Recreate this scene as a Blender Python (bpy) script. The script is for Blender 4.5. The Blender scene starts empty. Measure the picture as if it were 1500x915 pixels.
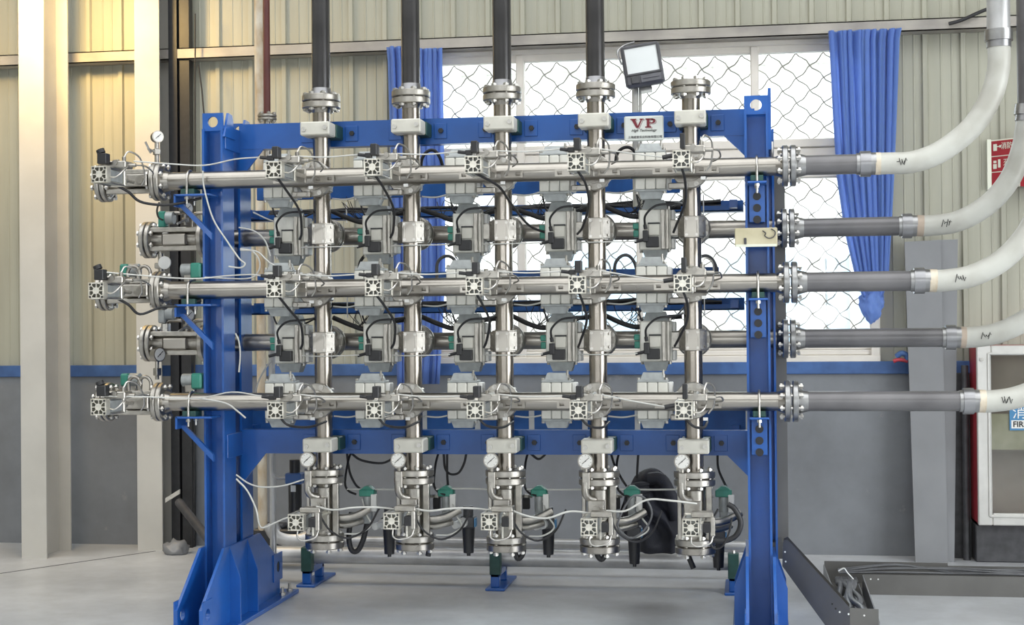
import bpy, bmesh, math, random
from mathutils import Vector, Matrix, noise
random.seed(7)
PI = math.pi
SC = bpy.context.scene
COL = SC.collection

# ---------------------------------------------------------------- camera
F_PX, CX, CY, CAM_H = 2185.0, 750.0, 457.5, 1.5
_y, _p, _r = math.radians(8.97), math.radians(0.475), math.radians(0.517)
FW = Vector((-math.sin(_y)*math.cos(_p), math.cos(_y)*math.cos(_p), math.sin(_p)))
RT0 = Vector((math.cos(_y), math.sin(_y), 0)); UP0 = RT0.cross(FW)
RT = RT0*math.cos(_r) - UP0*math.sin(_r); UP = UP0*math.cos(_r) + RT0*math.sin(_r)
EYE = Vector((0, 0, CAM_H))
cd = bpy.data.cameras.new('camera'); cam = bpy.data.objects.new('camera', cd); COL.objects.link(cam)
cd.sensor_fit = 'HORIZONTAL'; cd.sensor_width = 36.0; cd.lens = F_PX/1500.0*36.0
cd.clip_start = 0.05; cd.clip_end = 200
M = Matrix((RT, UP, -FW)).transposed().to_4x4(); M.translation = EYE
cam.matrix_world = M
SC.camera = cam
def at(x, y, Y):
    """the point of the vertical plane Y (metres from the camera, parallel to the wall) measured at photo pixel x, y"""
    r = FW + RT*((x-CX)/F_PX) + UP*((CY-y)/F_PX)
    return EYE + r*(Y/r.y)

# ---------------------------------------------------------------- light
W = bpy.data.worlds.new('world'); SC.world = W; W.use_nodes = True
bg = W.node_tree.nodes['Background']; bg.inputs[0].default_value = (0.93, 0.97, 1.0, 1); bg.inputs[1].default_value = 6.6
SC.view_settings.view_transform = 'Standard'; SC.view_settings.look = 'None'
SC.view_settings.gamma = 1.0; SC.view_settings.use_curve_mapping = False
SC.view_settings.exposure = 0.52
def area(name, loc, target, sx, sy, power, col=(1, 1, 1), portal=False):
    l = bpy.data.lights.new(name, 'AREA'); l.shape = 'RECTANGLE'; l.size = sx; l.size_y = sy; l.energy = power; l.color = col
    if portal: l.cycles.is_portal = True
    o = bpy.data.objects.new(name, l); COL.objects.link(o); o.location = loc
    o.rotation_euler = (Vector(target)-Vector(loc)).to_track_quat('-Z', 'Y').to_euler()
    return o
WX0, WX1, WZ0, WZ1 = -2.20, 0.84, 1.24, 3.335           # window opening in the back wall
YW = 9.85                                               # inner face of the back wall
FRONT_WIN = [(-7.6, -6.4), (-4.9, -3.7), (-2.2, -1.0), (0.5, 1.7), (3.2, 4.4)]
area('window_portal', ((WX0+WX1)/2, YW+0.25, (WZ0+WZ1)/2), ((WX0+WX1)/2, 0, (WZ0+WZ1)/2), WX1-WX0, WZ1-WZ0, 1, portal=True)
for a, b in FRONT_WIN:
    area('front_window_portal', ((a+b)/2, -6.1, 2.5), ((a+b)/2, 5, 2.5), b-a, 2.2, 1, portal=True)
area('door_portal', (6.3, 3.6, 1.9), (0, 3.6, 1.9), 5.0, 3.8, 1, portal=True)
for yy in (0.2, 5.6):
    area('overhead_fill', (-1.8, yy, 6.35), (-1.8, yy, 0), 14.0, 4.6, 330, (0.97, 0.99, 1.0))  # added overhead fill lights; the ceiling itself has no openings
area('warm_high_bay_lamp', (-4.42, 8.72, 3.82), (-4.5, 9.4, 3.1), 0.3, 0.3, 27, (1.0, 0.66, 0.24))
SC.cycles.max_bounces = 8; SC.cycles.transparent_max_bounces = 16
SC.cycles.sample_clamp_indirect = 6.0

# ---------------------------------------------------------------- materials
def nodes(name):
    m = bpy.data.materials.new(name); m.use_nodes = True
    nt = m.node_tree; return m, nt, nt.nodes['Principled BSDF']
def mat(name, col, rough=0.5, metal=0.0, var=0.0, scale=6.0, bump=0.0, bscale=40.0, col2=None, rvar=0.0, stretch=None, coat=0.0, spec=None):
    m, nt, b = nodes(name)
    b.inputs['Base Color'].default_value = (*col, 1); b.inputs['Roughness'].default_value = rough; b.inputs['Metallic'].default_value = metal
    if coat: b.inputs['Coat Weight'].default_value = coat; b.inputs['Coat Roughness'].default_value = 0.1
    if spec is not None: b.inputs['Specular IOR Level'].default_value = spec
    if var or col2 or bump or rvar:
        tc = nt.nodes.new('ShaderNodeTexCoord'); mp = nt.nodes.new('ShaderNodeMapping'); nt.links.new(tc.outputs['Object'], mp.inputs[0])
        if stretch: mp.inputs['Scale'].default_value = stretch
    if var or col2:
        n = nt.nodes.new('ShaderNodeTexNoise'); n.inputs['Scale'].default_value = scale; n.inputs['Detail'].default_value = 6
        nt.links.new(mp.outputs[0], n.inputs['Vector'])
        cr = nt.nodes.new('ShaderNodeValToRGB'); nt.links.new(n.outputs['Fac'], cr.inputs[0])
        c2 = col2 if col2 else tuple(max(0, c*(1-var)) for c in col)
        c1 = col if col2 else tuple(min(1, c*(1+var)) for c in col)
        cr.color_ramp.elements[0].position = 0.36; cr.color_ramp.elements[1].position = 0.64
        cr.color_ramp.elements[0].color = (*c2, 1); cr.color_ramp.elements[1].color = (*c1, 1)
        nt.links.new(cr.outputs[0], b.inputs['Base Color'])
        if rvar:
            mr = nt.nodes.new('ShaderNodeMapRange'); nt.links.new(n.outputs['Fac'], mr.inputs[0])
            mr.inputs[3].default_value = max(0.03, rough-rvar); mr.inputs[4].default_value = min(1, rough+rvar)
            nt.links.new(mr.outputs[0], b.inputs['Roughness'])
    if bump:
        n2 = nt.nodes.new('ShaderNodeTexNoise'); n2.inputs['Scale'].default_value = bscale; n2.inputs['Detail'].default_value = 4
        nt.links.new(mp.outputs[0], n2.inputs['Vector'])
        bp = nt.nodes.new('ShaderNodeBump'); bp.inputs['Strength'].default_value = bump; bp.inputs['Distance'].default_value = 0.01
        nt.links.new(n2.outputs['Fac'], bp.inputs['Height']); nt.links.new(bp.outputs[0], b.inputs['Normal'])
    return m
MT = {}
MT['steel'] = mat('stainless_steel', (0.37, 0.347, 0.313), 0.29, 1.0, var=0.10, scale=3, rvar=0.06, stretch=(1, 1, 1))
MT['steel_v'] = mat('brushed_stainless_steel', (0.36, 0.327, 0.287), 0.25, 1.0, var=0.12, scale=2.5, rvar=0.05)
MT['cast'] = mat('cast_stainless_steel', (0.41, 0.39, 0.355), 0.33, 1.0, var=0.12, scale=30, bump=0.15, bscale=200)
MT['bolt'] = mat('zinc_plated_bolt', (0.52, 0.505, 0.475), 0.3, 1.0, var=0.15, scale=60)
MT['flange_grey'] = mat('galvanised_flange', (0.36, 0.36, 0.36), 0.34, 1.0, var=0.15, scale=20)
MT['darkpipe'] = mat('dark_grey_painted_pipe', (0.15, 0.146, 0.15), 0.3, 0.25, var=0.18, scale=4, rvar=0.06)
MT['riserpipe'] = mat('dark_polished_riser', (0.085, 0.083, 0.085), 0.2, 0.6, var=0.15, scale=4, rvar=0.05)
MT['greypipe'] = mat('grey_steel_pipe', (0.30, 0.30, 0.31), 0.3, 0.85, var=0.15, scale=5, rvar=0.08)
MT['galv'] = mat('galvanised_pipe', (0.50, 0.50, 0.50), 0.38, 0.55, var=0.14, scale=8, rvar=0.06)
MT['blue'] = mat('blue_gloss_paint', (0.011, 0.095, 0.375), 0.30, 0.0, var=0.10, scale=5, bump=0.05, bscale=25, coat=0.25)
MT['blue_tray'] = mat('blue_tray_paint', (0.022, 0.115, 0.38), 0.4, 0.0, var=0.15, scale=9)
MT['cream'] = mat('cream_painted_metal', (0.60, 0.585, 0.52), 0.4, 0.0, var=0.06, scale=12)
MT['act_body'] = mat('pale_anodised_aluminium', (0.70, 0.69, 0.63), 0.36, 0.12, var=0.07, scale=14)
MT['act_cap'] = mat('grey_cast_aluminium', (0.34, 0.36, 0.36), 0.42, 0.2, var=0.12, scale=25)
MT['alu'] = mat('cast_aluminium', (0.68, 0.655, 0.58), 0.36, 0.75, var=0.10, scale=40)
MT['black'] = mat('black_plastic', (0.015, 0.015, 0.017), 0.42, var=0.2, scale=30)
MT['rubber'] = mat('black_rubber_cable', (0.018, 0.018, 0.02), 0.5, var=0.2, scale=20)
MT['dgrey'] = mat('dark_grey_metal', (0.07, 0.07, 0.075), 0.45, 0.2, var=0.2, scale=15)
MT['tube'] = mat('clear_white_air_tube', (0.55, 0.55, 0.52), 0.22, 0.0, var=0.06, scale=20)
MT['green'] = mat('green_plastic', (0.035, 0.235, 0.175), 0.42, var=0.1, scale=20)
MT['dkgreen'] = mat('dark_green_rubber', (0.02, 0.07, 0.06), 0.5, var=0.15, scale=20)
MT['white'] = mat('white_plastic', (0.75, 0.75, 0.73), 0.4, var=0.04, scale=20)
MT['dial'] = mat('white_dial', (0.80, 0.79, 0.75), 0.35, var=0.03, scale=30)
MT['ink'] = mat('black_ink', (0.02, 0.02, 0.02), 0.5, var=0.1)
MT['hose'] = mat('pale_grey_hose', (0.53, 0.53, 0.485), 0.42, 0.0, col2=(0.40, 0.39, 0.345), scale=5, rvar=0.08)
MT['panel'] = mat('beige_cladding_paint', (0.43, 0.425, 0.345), 0.42, 0.0, col2=(0.355, 0.35, 0.285), scale=2.2, stretch=(3, 1, 0.35))
MT['girt'] = mat('galvanised_girt', (0.46, 0.43, 0.38), 0.5, 0.3, col2=(0.30, 0.28, 0.26), scale=3)
MT['column'] = mat('white_column_paint', (0.52, 0.505, 0.465), 0.5, 0.0, var=0.06, scale=3)
MT['dado'] = mat('grey_painted_plaster', (0.205, 0.217, 0.235), 0.5, 0.0, col2=(0.15, 0.155, 0.165), scale=1.6, bump=0.1, bscale=30)
MT['bluetrim'] = mat('blue_trim_paint', (0.05, 0.115, 0.29), 0.5, 0.0, var=0.2, scale=8)
MT['upvc'] = mat('white_window_frame', (0.72, 0.68, 0.62), 0.4, 0.0, var=0.05, scale=5)
MT['plainwall'] = mat('plain_hall_wall', (0.40, 0.39, 0.34), 0.7, 0.0, var=0.06, scale=1)
MT['roof'] = mat('roof_sheet', (0.36, 0.36, 0.35), 0.6, 0.0, var=0.06, scale=1)
MT['wire'] = mat('galvanised_wire', (0.33, 0.31, 0.29), 0.5, 0.4, var=0.1)
MT['charcoal'] = mat('charcoal_tray_paint', (0.125, 0.122, 0.115), 0.42, 0.1, var=0.1, scale=4)
MT['greyboard'] = mat('grey_sheet_metal', (0.23, 0.235, 0.245), 0.45, 0.1, var=0.06, scale=3)
MT['red'] = mat('red_paint', (0.36, 0.03, 0.045), 0.4, 0.0, var=0.1, scale=6)
MT['signred'] = mat('red_sign_print', (0.34, 0.018, 0.028), 0.35, 0.0, var=0.06, scale=6)
MT['logored'] = mat('dark_red_print', (0.17, 0.012, 0.022), 0.4, 0.0, var=0.05)
MT['plate'] = mat('pale_grey_plate', (0.60, 0.63, 0.60), 0.4, 0.0, var=0.03)
MT['signedge'] = mat('cream_sign_edge', (0.72, 0.74, 0.62), 0.4, 0.0, var=0.03)
MT['aluframe'] = mat('aluminium_door_frame', (0.62, 0.61, 0.58), 0.4, 0.4, var=0.06, scale=10)
MT['rust'] = mat('chipped_white_paint_pipe', (0.66, 0.60, 0.49), 0.5, 0.0, col2=(0.45, 0.33, 0.20), scale=14, stretch=(1, 1, 0.5), bump=0.2, bscale=60)
MT['maroon'] = mat('maroon_painted_pipe', (0.10, 0.025, 0.022), 0.35, 0.0, var=0.15, scale=5)
MT['paper'] = mat('yellowed_card', (0.62, 0.57, 0.40), 0.5, 0.0, col2=(0.48, 0.43, 0.28), scale=7)
MT['cloth'] = mat('black_cloth', (0.022, 0.023, 0.032), 0.7, 0.0, var=0.3, scale=5, bump=0.2, bscale=120)
MT['cable_grey'] = mat('dark_grey_cable', (0.11, 0.113, 0.12), 0.4, var=0.2, scale=10)
MT['lens'] = mat('frosted_lamp_glass', (0.74, 0.77, 0.77), 0.25, 0.0, var=0.02)
MT['lampcase'] = mat('grey_lamp_housing', (0.13, 0.13, 0.145), 0.45, 0.2, var=0.1, scale=15)
MT['brownboard'] = mat('brown_cabinet_lining', (0.42, 0.34, 0.27), 0.5, 0.0, var=0.15, scale=3)
MT['bluelabel'] = mat('blue_label', (0.06, 0.22, 0.42), 0.4, 0.0, var=0.05)
MT['brass'] = mat('brass_fitting', (0.50, 0.42, 0.26), 0.35, 0.9, var=0.1, scale=30)
MT['outside'] = mat('white_outside_cladding', (0.78, 0.78, 0.77), 0.6, 0.0, var=0.03, scale=2)
MT['outblue'] = mat('pale_blue_outside_panel', (0.42, 0.56, 0.72), 0.5, 0.0, var=0.05, scale=2)
MT['ground'] = mat('outside_ground', (0.45, 0.44, 0.42), 0.8, 0.0, var=0.1, scale=1)

def concrete():
    m, nt, b = nodes('concrete_floor')
    tc = nt.nodes.new('ShaderNodeTexCoord')
    def nz(s, d=8):
        n = nt.nodes.new('ShaderNodeTexNoise'); n.inputs['Scale'].default_value = s; n.inputs['Detail'].default_value = d
        n.inputs['Roughness'].default_value = 0.65
        nt.links.new(tc.outputs['Object'], n.inputs['Vector']); return n
    a, c = nz(0.8), nz(7)
    cr = nt.nodes.new('ShaderNodeValToRGB'); nt.links.new(a.outputs['Fac'], cr.inputs[0])
    cr.color_ramp.elements[0].position = 0.33; cr.color_ramp.elements[1].position = 0.66
    cr.color_ramp.elements[0].color = (0.42, 0.435, 0.455, 1); cr.color_ramp.elements[1].color = (0.63, 0.65, 0.675, 1)
    mx = nt.nodes.new('ShaderNodeMix'); mx.data_type = 'RGBA'; mx.blend_type = 'MULTIPLY'; mx.inputs[0].default_value = 0.55
    cr2 = nt.nodes.new('ShaderNodeValToRGB'); nt.links.new(c.outputs['Fac'], cr2.inputs[0])
    cr2.color_ramp.elements[0].position = 0.3; cr2.color_ramp.elements[1].position = 0.7
    cr2.color_ramp.elements[0].color = (0.72, 0.71, 0.69, 1); cr2.color_ramp.elements[1].color = (1, 1, 1, 1)
    nt.links.new(cr.outputs[0], mx.inputs[6]); nt.links.new(cr2.outputs[0], mx.inputs[7])
    nt.links.new(mx.outputs[2], b.inputs['Base Color'])
    mr = nt.nodes.new('ShaderNodeMapRange'); nt.links.new(a.outputs['Fac'], mr.inputs[0]); mr.inputs[3].default_value = 0.26; mr.inputs[4].default_value = 0.5
    nt.links.new(mr.outputs[0], b.inputs['Roughness'])
    bp = nt.nodes.new('ShaderNodeBump'); bp.inputs['Strength'].default_value = 0.08; nt.links.new(c.outputs['Fac'], bp.inputs['Height'])
    nt.links.new(bp.outputs[0], b.inputs['Normal'])
    return m
MT['floor'] = concrete()
def scuffed():
    m, nt, b = nodes('grey_scuffed_plaster'); tc = nt.nodes.new('ShaderNodeTexCoord')
    def nz(s, d, r=0.6):
        n = nt.nodes.new('ShaderNodeTexNoise'); n.inputs['Scale'].default_value = s; n.inputs['Detail'].default_value = d; n.inputs['Roughness'].default_value = r
        nt.links.new(tc.outputs['Object'], n.inputs['Vector']); return n
    def ramp(n, p0, p1, c0, c1):
        r = nt.nodes.new('ShaderNodeValToRGB'); nt.links.new(n.outputs['Fac'], r.inputs[0])
        r.color_ramp.elements[0].position = p0; r.color_ramp.elements[1].position = p1
        r.color_ramp.elements[0].color = (*c0, 1); r.color_ramp.elements[1].color = (*c1, 1); return r
    base = ramp(nz(1.4, 6), 0.35, 0.66, (0.15, 0.157, 0.168), (0.215, 0.227, 0.245))
    sc = ramp(nz(5.5, 10, 0.75), 0.62, 0.70, (0, 0, 0), (0.55, 0.55, 0.55))
    mx = nt.nodes.new('ShaderNodeMix'); mx.data_type = 'RGBA'; nt.links.new(sc.outputs[0], mx.inputs[0]); nt.links.new(base.outputs[0], mx.inputs[6]); mx.inputs[7].default_value = (0.33, 0.32, 0.30, 1)
    nt.links.new(mx.outputs[2], b.inputs['Base Color']); b.inputs['Roughness'].default_value = 0.5
    return m
MT['dado'] = scuffed()
def glass():
    m, nt, b = nodes('window_glass'); out = nt.nodes['Material Output']; nt.nodes.remove(b)
    t = nt.nodes.new('ShaderNodeBsdfTransparent'); t.inputs[0].default_value = (0.93, 0.95, 0.95, 1)
    g = nt.nodes.new('ShaderNodeBsdfGlossy'); g.inputs['Roughness'].default_value = 0.03
    f = nt.nodes.new('ShaderNodeFresnel'); f.inputs[0].default_value = 1.45
    mx = nt.nodes.new('ShaderNodeMixShader'); nt.links.new(f.outputs[0], mx.inputs[0]); nt.links.new(t.outputs[0], mx.inputs[1]); nt.links.new(g.outputs[0], mx.inputs[2])
    nt.links.new(mx.outputs[0], out.inputs[0]); return m
MT['glass'] = glass()
def curtain_mat():
    m, nt, b = nodes('blue_curtain_fabric'); out = nt.nodes['Material Output']
    b.inputs['Base Color'].default_value = (0.17, 0.30, 0.66, 1); b.inputs['Roughness'].default_value = 0.5
    b.inputs['Sheen Weight'].default_value = 0.3
    t = nt.nodes.new('ShaderNodeBsdfTranslucent'); t.inputs[0].default_value = (0.50, 0.64, 1.0, 1)
    mx = nt.nodes.new('ShaderNodeMixShader'); mx.inputs[0].default_value = 0.55
    n = nt.nodes.new('ShaderNodeTexNoise'); n.inputs['Scale'].default_value = 300; bp = nt.nodes.new('ShaderNodeBump'); bp.inputs['Strength'].default_value = 0.05
    nt.links.new(n.outputs['Fac'], bp.inputs['Height']); nt.links.new(bp.outputs[0], b.inputs['Normal'])
    nt.links.new(b.outputs[0], mx.inputs[1]); nt.links.new(t.outputs[0], mx.inputs[2]); nt.links.new(mx.outputs[0], out.inputs[0]); return m
MT['curtain'] = curtain_mat()

# ---------------------------------------------------------------- mesh builder
class MB:
    def __init__(s): s.v = []; s.f = []; s.sm = []
    def _add(s, vs, fs, smooth=False):
        o = len(s.v); s.v += [tuple(v) for v in vs]
        for f in fs: s.f.append([i+o for i in f]); s.sm.append(smooth)
        return s
    def box(s, x0, x1, y0, y1, z0, z1):
        v = [(x, y, z) for z in (z0, z1) for y in (y0, y1) for x in (x0, x1)]
        return s._add(v, [(0, 2, 3, 1), (4, 5, 7, 6), (0, 1, 5, 4), (2, 6, 7, 3), (0, 4, 6, 2), (1, 3, 7, 5)])
    def cbox(s, x0, x1, y0, y1, z0, z1, c=0.004):
        """box with chamfered edges"""
        bm = bmesh.new(); bmesh.ops.create_cube(bm, size=1.0)
        for v in bm.verts:
            v.co = Vector(((x0+x1)/2+v.co.x*(x1-x0), (y0+y1)/2+v.co.y*(y1-y0), (z0+z1)/2+v.co.z*(z1-z0)))
        bmesh.ops.bevel(bm, geom=list(bm.edges), offset=c, segments=1, affect='EDGES', profile=0.5)
        bm.verts.index_update()
        s._add([v.co for v in bm.verts], [[v.index for v in f.verts] for f in bm.faces]); bm.free(); return s
    def cyl(s, p0, p1, r, n=16, r1=None, caps=True):
        p0, p1 = Vector(p0), Vector(p1); d = (p1-p0).normalized(); r1 = r if r1 is None else r1
        a = d.cross(Vector((0, 0, 1)) if abs(d.z) < 0.9 else Vector((1, 0, 0))).normalized(); b = d.cross(a)
        ring = [a*math.cos(2*PI*i/n)+b*math.sin(2*PI*i/n) for i in range(n)]
        A = [p0+q*r for q in ring]; B = [p1+q*r1 for q in ring]
        s._add(A+B, [(i, (i+1) % n, n+(i+1) % n, n+i) for i in range(n)], n > 8)
        if caps:
            s._add(A, [list(range(n))[::-1]]); s._add(B, [list(range(n))])
        return s
    def tube(s, pts, r, n=8, caps=True):
        pts = [Vector(p) for p in pts]; rr = r if isinstance(r, (list, tuple)) else [r]*len(pts)
        t0 = (pts[1]-pts[0]).normalized(); a = t0.cross(Vector((0, 0, 1)) if abs(t0.z) < 0.9 else Vector((1, 0, 0))).normalized()
        vs = []
        for i, p in enumerate(pts):
            t = (pts[min(i+1, len(pts)-1)]-pts[max(i-1, 0)]).normalized()
            a = (a-t*a.dot(t)).normalized(); b = t.cross(a)
            vs += [p+(a*math.cos(2*PI*k/n)+b*math.sin(2*PI*k/n))*rr[i] for k in range(n)]
        fs = [(i*n+k, i*n+(k+1) % n, (i+1)*n+(k+1) % n, (i+1)*n+k) for i in range(len(pts)-1) for k in range(n)]
        s._add(vs, fs, True)
        if caps: s._add(vs[:n], [list(range(n))[::-1]]); s._add(vs[-n:], [list(range(n))])
        return s
    def prism(s, poly, ax, a0, a1):
        """extrude a 2-D polygon: ax 'x' -> (y,z), 'y' -> (x,z), 'z' -> (x,y)"""
        def P(u, w, h): return {'x': (h, u, w), 'y': (u, h, w), 'z': (u, w, h)}[ax]
        n = len(poly); A = [P(u, w, a0) for u, w in poly]; B = [P(u, w, a1) for u, w in poly]
        return s._add(A+B, [list(range(n))[::-1], [n+i for i in range(n)]]+[(i, (i+1) % n, n+(i+1) % n, n+i) for i in range(n)])
    def plate_hole(s, poly, c, r, ax, a0, a1, n=24):
        """convex plate with a round hole"""
        def P(u, w, h): return {'x': (h, u, w), 'y': (u, h, w), 'z': (u, w, h)}[ax]
        angs = sorted(set([2*PI*i/n for i in range(n)]+[math.atan2(w-c[1], u-c[0]) % (2*PI) for u, w in poly]))
        out = []
        for t in angs:
            dx, dy = math.cos(t), math.sin(t); best = None
            for i in range(len(poly)):
                x1, y1 = poly[i]; x2, y2 = poly[(i+1) % len(poly)]; ex, ey = x2-x1, y2-y1
                den = dx*ey-dy*ex
                if abs(den) < 1e-12: continue
                k = ((x1-c[0])*ey-(y1-c[1])*ex)/den; q = ((x1-c[0])*dy-(y1-c[1])*dx)/den
                if k > 1e-9 and -1e-6 <= q <= 1+1e-6 and (best is None or k < best): best = k
            out.append((c[0]+dx*best, c[1]+dy*best))
        m = len(angs); inn = [(c[0]+r*math.cos(t), c[1]+r*math.sin(t)) for t in angs]
        v = [P(*p, h) for h in (a0, a1) for p in out+inn]
        fs = []
        for i in range(m):
            j = (i+1) % m
            fs += [(i, m+i, m+j, j), (2*m+i, 2*m+j, 3*m+j, 3*m+i), (i, j, 2*m+j, 2*m+i), (m+i, 3*m+i, 3*m+j, m+j)]
        return s._add(v, fs)
    def ringed(s, c, ax, R, r, a0, a1, n=28):
        """flat ring (washer) round axis ax"""
        poly_o = [(c[0]+R*math.cos(2*PI*i/n), c[1]+R*math.sin(2*PI*i/n)) for i in range(n)]
        return s.plate_hole(poly_o, c, r, ax, a0, a1, n)
    def mesh(s, name, m):
        me = bpy.data.meshes.new(name); me.from_pydata(s.v, [], s.f); me.materials.append(MT[m] if isinstance(m, str) else m)
        me.polygons.foreach_set('use_smooth', s.sm)
        bm = bmesh.new(); bm.from_mesh(me); bmesh.ops.recalc_face_normals(bm, faces=bm.faces); bm.to_mesh(me); bm.free()
        me.update(); return me

def link(name, me, parent=None, loc=None, rot=None, **props):
    o = bpy.data.objects.new(name, me); COL.objects.link(o)
    if parent is not None: o.parent = parent
    if loc is not None: o.location = loc
    if rot is not None: o.rotation_euler = rot
    for k, v in props.items(): o[k] = v
    return o
def tag(o, label, cat, group=None):
    o['label'] = label; o['category'] = cat
    if group: o['group'] = group
    return o
def single(name, mb, m, label, cat, group=None, loc=None):
    return tag(link(name, mb.mesh(name, m), None, loc), label, cat, group)
def struct(name, me, **p):
    o = link(name, me, None, **p); o['kind'] = 'structure'; return o
def thing(name, label, cat, loc, parts, group=None, rot=None):
    """an Empty that parents its parts; parts: (name, mesh, sub_parts, offset, label, kind)"""
    t = link(name, None, None, loc, rot); tag(t, label, cat, group)
    t.empty_display_size = 0.05
    put(parts, t); return t
def put(parts, t):
    for p in parts:
        p = tuple(p)+(None,)*(6-len(p))
        o = link(p[0], p[1], t, p[3])
        if p[4]: o['label'] = p[4]
        if p[5]: o['kind'] = p[5]
        if p[2]: put(p[2], o)
def smooth_path(pts, k=6):
    """Catmull-Rom through the points"""
    pts = [Vector(p) for p in pts]; q = [pts[0]*2-pts[1]]+pts+[pts[-1]*2-pts[-2]]; out = []
    for i in range(1, len(q)-2):
        for j in range(k):
            t = j/k; a, b, c, d = q[i-1], q[i], q[i+1], q[i+2]
            out.append(0.5*((2*b)+(c-a)*t+(2*a-5*b+4*c-d)*t*t+(3*b-a-3*c+d)*t**3))
    out.append(pts[-1]); return out
def cable(name, pts, r, m, label, cat, group=None, k=5, n=6):
    pts = smooth_path(pts, k); c = pts[0].copy()
    return single(name, MB().tube([p-c for p in pts], r, n), m, label, cat, group, loc=c)
def text_mesh(s, size, depth, m, shear=0.0, align='CENTER', bold=0.0, font=None):
    cu = bpy.data.curves.new('lettering', 'FONT'); cu.body = s; cu.size = size; cu.extrude = depth; cu.align_x = align; cu.align_y = 'CENTER'
    cu.shear = shear; cu.offset = bold; cu.resolution_u = 4
    o = bpy.data.objects.new('lettering', cu); COL.objects.link(o)
    bpy.context.view_layer.update()
    me = bpy.data.meshes.new_from_object(o.evaluated_get(bpy.context.evaluated_depsgraph_get()))
    bpy.data.objects.remove(o); bpy.data.curves.remove(cu)
    me.materials.clear(); me.materials.append(MT[m]); return me
ORD = ['leftmost', 'second-left', 'middle', 'second-right', 'rightmost']
ROW = ['top', 'middle', 'bottom']
VX = [-2.12+0.4645*i for i in range(5)]      # vertical pipes
YV, YF, YR = 7.30, 7.10, 7.50                # planes of vertical, front and rear horizontal pipes
ZF = [2.233, 1.687, 1.131]; ZR = [1.966, 1.42]
R0 = 0.0445
def flange_bolts(mb, c, ax, pr, n, half, r=0.0085, ph=0.0, hw=0.014):
    """n bolts with heads and nuts on pitch radius pr round axis ax, running +-half"""
    for i in range(n):
        t = 2*PI*i/n+ph; u, w = pr*math.cos(t), pr*math.sin(t)
        def P(h): return {'x': (c[0]+h, c[1]+u, c[2]+w), 'y': (c[0]+u, c[1]+h, c[2]+w), 'z': (c[0]+u, c[1]+w, c[2]+h)}[ax]
        mb.cyl(P(-half-0.012), P(half+0.012), r*0.75, 6)
        mb.cyl(P(half-0.001), P(half+0.009), hw, 6); mb.cyl(P(-half-0.009), P(-half+0.001), hw, 6)
    return mb
# ================================================================ the setting
RX0, RX1, RY0, RZ1 = -9.6, 6.2, -6.0, 6.5
m = MB().box(RX0, RX1, RY0, YW+0.2, -0.1, 0.0)
struct('floor', m.mesh('floor', 'floor'))
# saw-cut joint lines in the slab are thin dark sealant strips
fl = bpy.data.objects['floor']
for a, b in ((at(0, 858, 8.0), at(190, 812, 8.0)),):
    A = Vector((-5.2, 7.55, 0)); B = Vector((-3.95, 9.55, 0)); d = (B-A).normalized()*0; n_ = Vector((B.y-A.y, A.x-B.x, 0)).normalized()*0.004
    mm = MB()._add([A-n_, A+n_, B+n_, B-n_, *[p+Vector((0, 0, 0.002)) for p in (A-n_, A+n_, B+n_, B-n_)]],
                   [(0, 1, 2, 3), (4, 5, 6, 7), (0, 1, 5, 4), (1, 2, 6, 5), (2, 3, 7, 6), (3, 0, 4, 7)])
    link('joint', mm.mesh('joint', 'dgrey'), fl)
struct('ceiling', MB().box(RX0, RX1, RY0, YW+0.2, RZ1, RZ1+0.1).mesh('ceiling', 'roof'))
struct('wall_left', MB().box(RX0-0.1, RX0, RY0, YW+0.2, 0, RZ1).mesh('wall_left', 'plainwall'))
struct('wall_right', MB().box(RX1, RX1+0.1, RY0, 1.1, 0, RZ1).box(RX1, RX1+0.1, 6.1, YW+0.2, 0, RZ1).box(RX1, RX1+0.1, 1.1, 6.1, 3.8, RZ1).mesh('wall_right', 'plainwall'))
m = MB().box(RX0, RX1, RY0-0.2, RY0, 0, 1.4).box(RX0, RX1, RY0-0.2, RY0, 3.6, RZ1)
xs = [RX0]+[v for ab in FRONT_WIN for v in ab]+[RX1]
for i in range(0, len(xs), 2): m.box(xs[i], xs[i+1], RY0-0.2, RY0, 1.4, 3.6)
struct('wall_front', m.mesh('wall_front', 'plainwall'))
for k, (a, b) in enumerate(FRONT_WIN):
    m = MB()
    for x in (a, (a+b)/2-0.03, b-0.06): m.box(x, x+0.06, RY0-0.13, RY0-0.07, 1.4, 3.6)
    for z in (1.4, 2.5, 3.54): m.box(a, b, RY0-0.13, RY0-0.07, z, z+0.06)
    struct('window_%d' % (k+2), m.mesh('window', 'upvc'))

# ---- back wall: core with an opening, cladding sheets, plastered lower part
m = MB().box(RX0, WX0, YW+0.02, YW+0.2, 0, RZ1).box(WX1, RX1, YW+0.02, YW+0.2, 0, RZ1)
m.box(WX0, WX1, YW+0.02, YW+0.2, 0, WZ0).box(WX0, WX1, YW+0.02, YW+0.2, WZ1, RZ1)
wall = struct('wall_back', m.mesh('wall_back', 'plainwall'))
PITCH = 0.2365
def sheet(z0, z1):
    p = PITCH
    prof = [(0.0, 0), (0.068, 0), (0.072, -0.004), (0.078, -0.004), (0.082, 0), (0.135, 0), (0.139, -0.004), (0.145, -0.004), (0.149, 0),
            (p-0.048, 0), (p-0.040, -0.022), (p-0.012, -0.022), (p-0.004, 0), (p, 0)]
    prof += [(p, 0.012), (0, 0.012)]
    return MB().prism(prof, 'z', z0, z1).mesh('panel', 'panel')
Z_SILL = 1.225
top_sheet, side_sheet, over_sheet = sheet(3.42, 4.6), sheet(Z_SILL+0.02, 3.42), sheet(3.36, 3.42)
x = -0.018-PITCH*38
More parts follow.
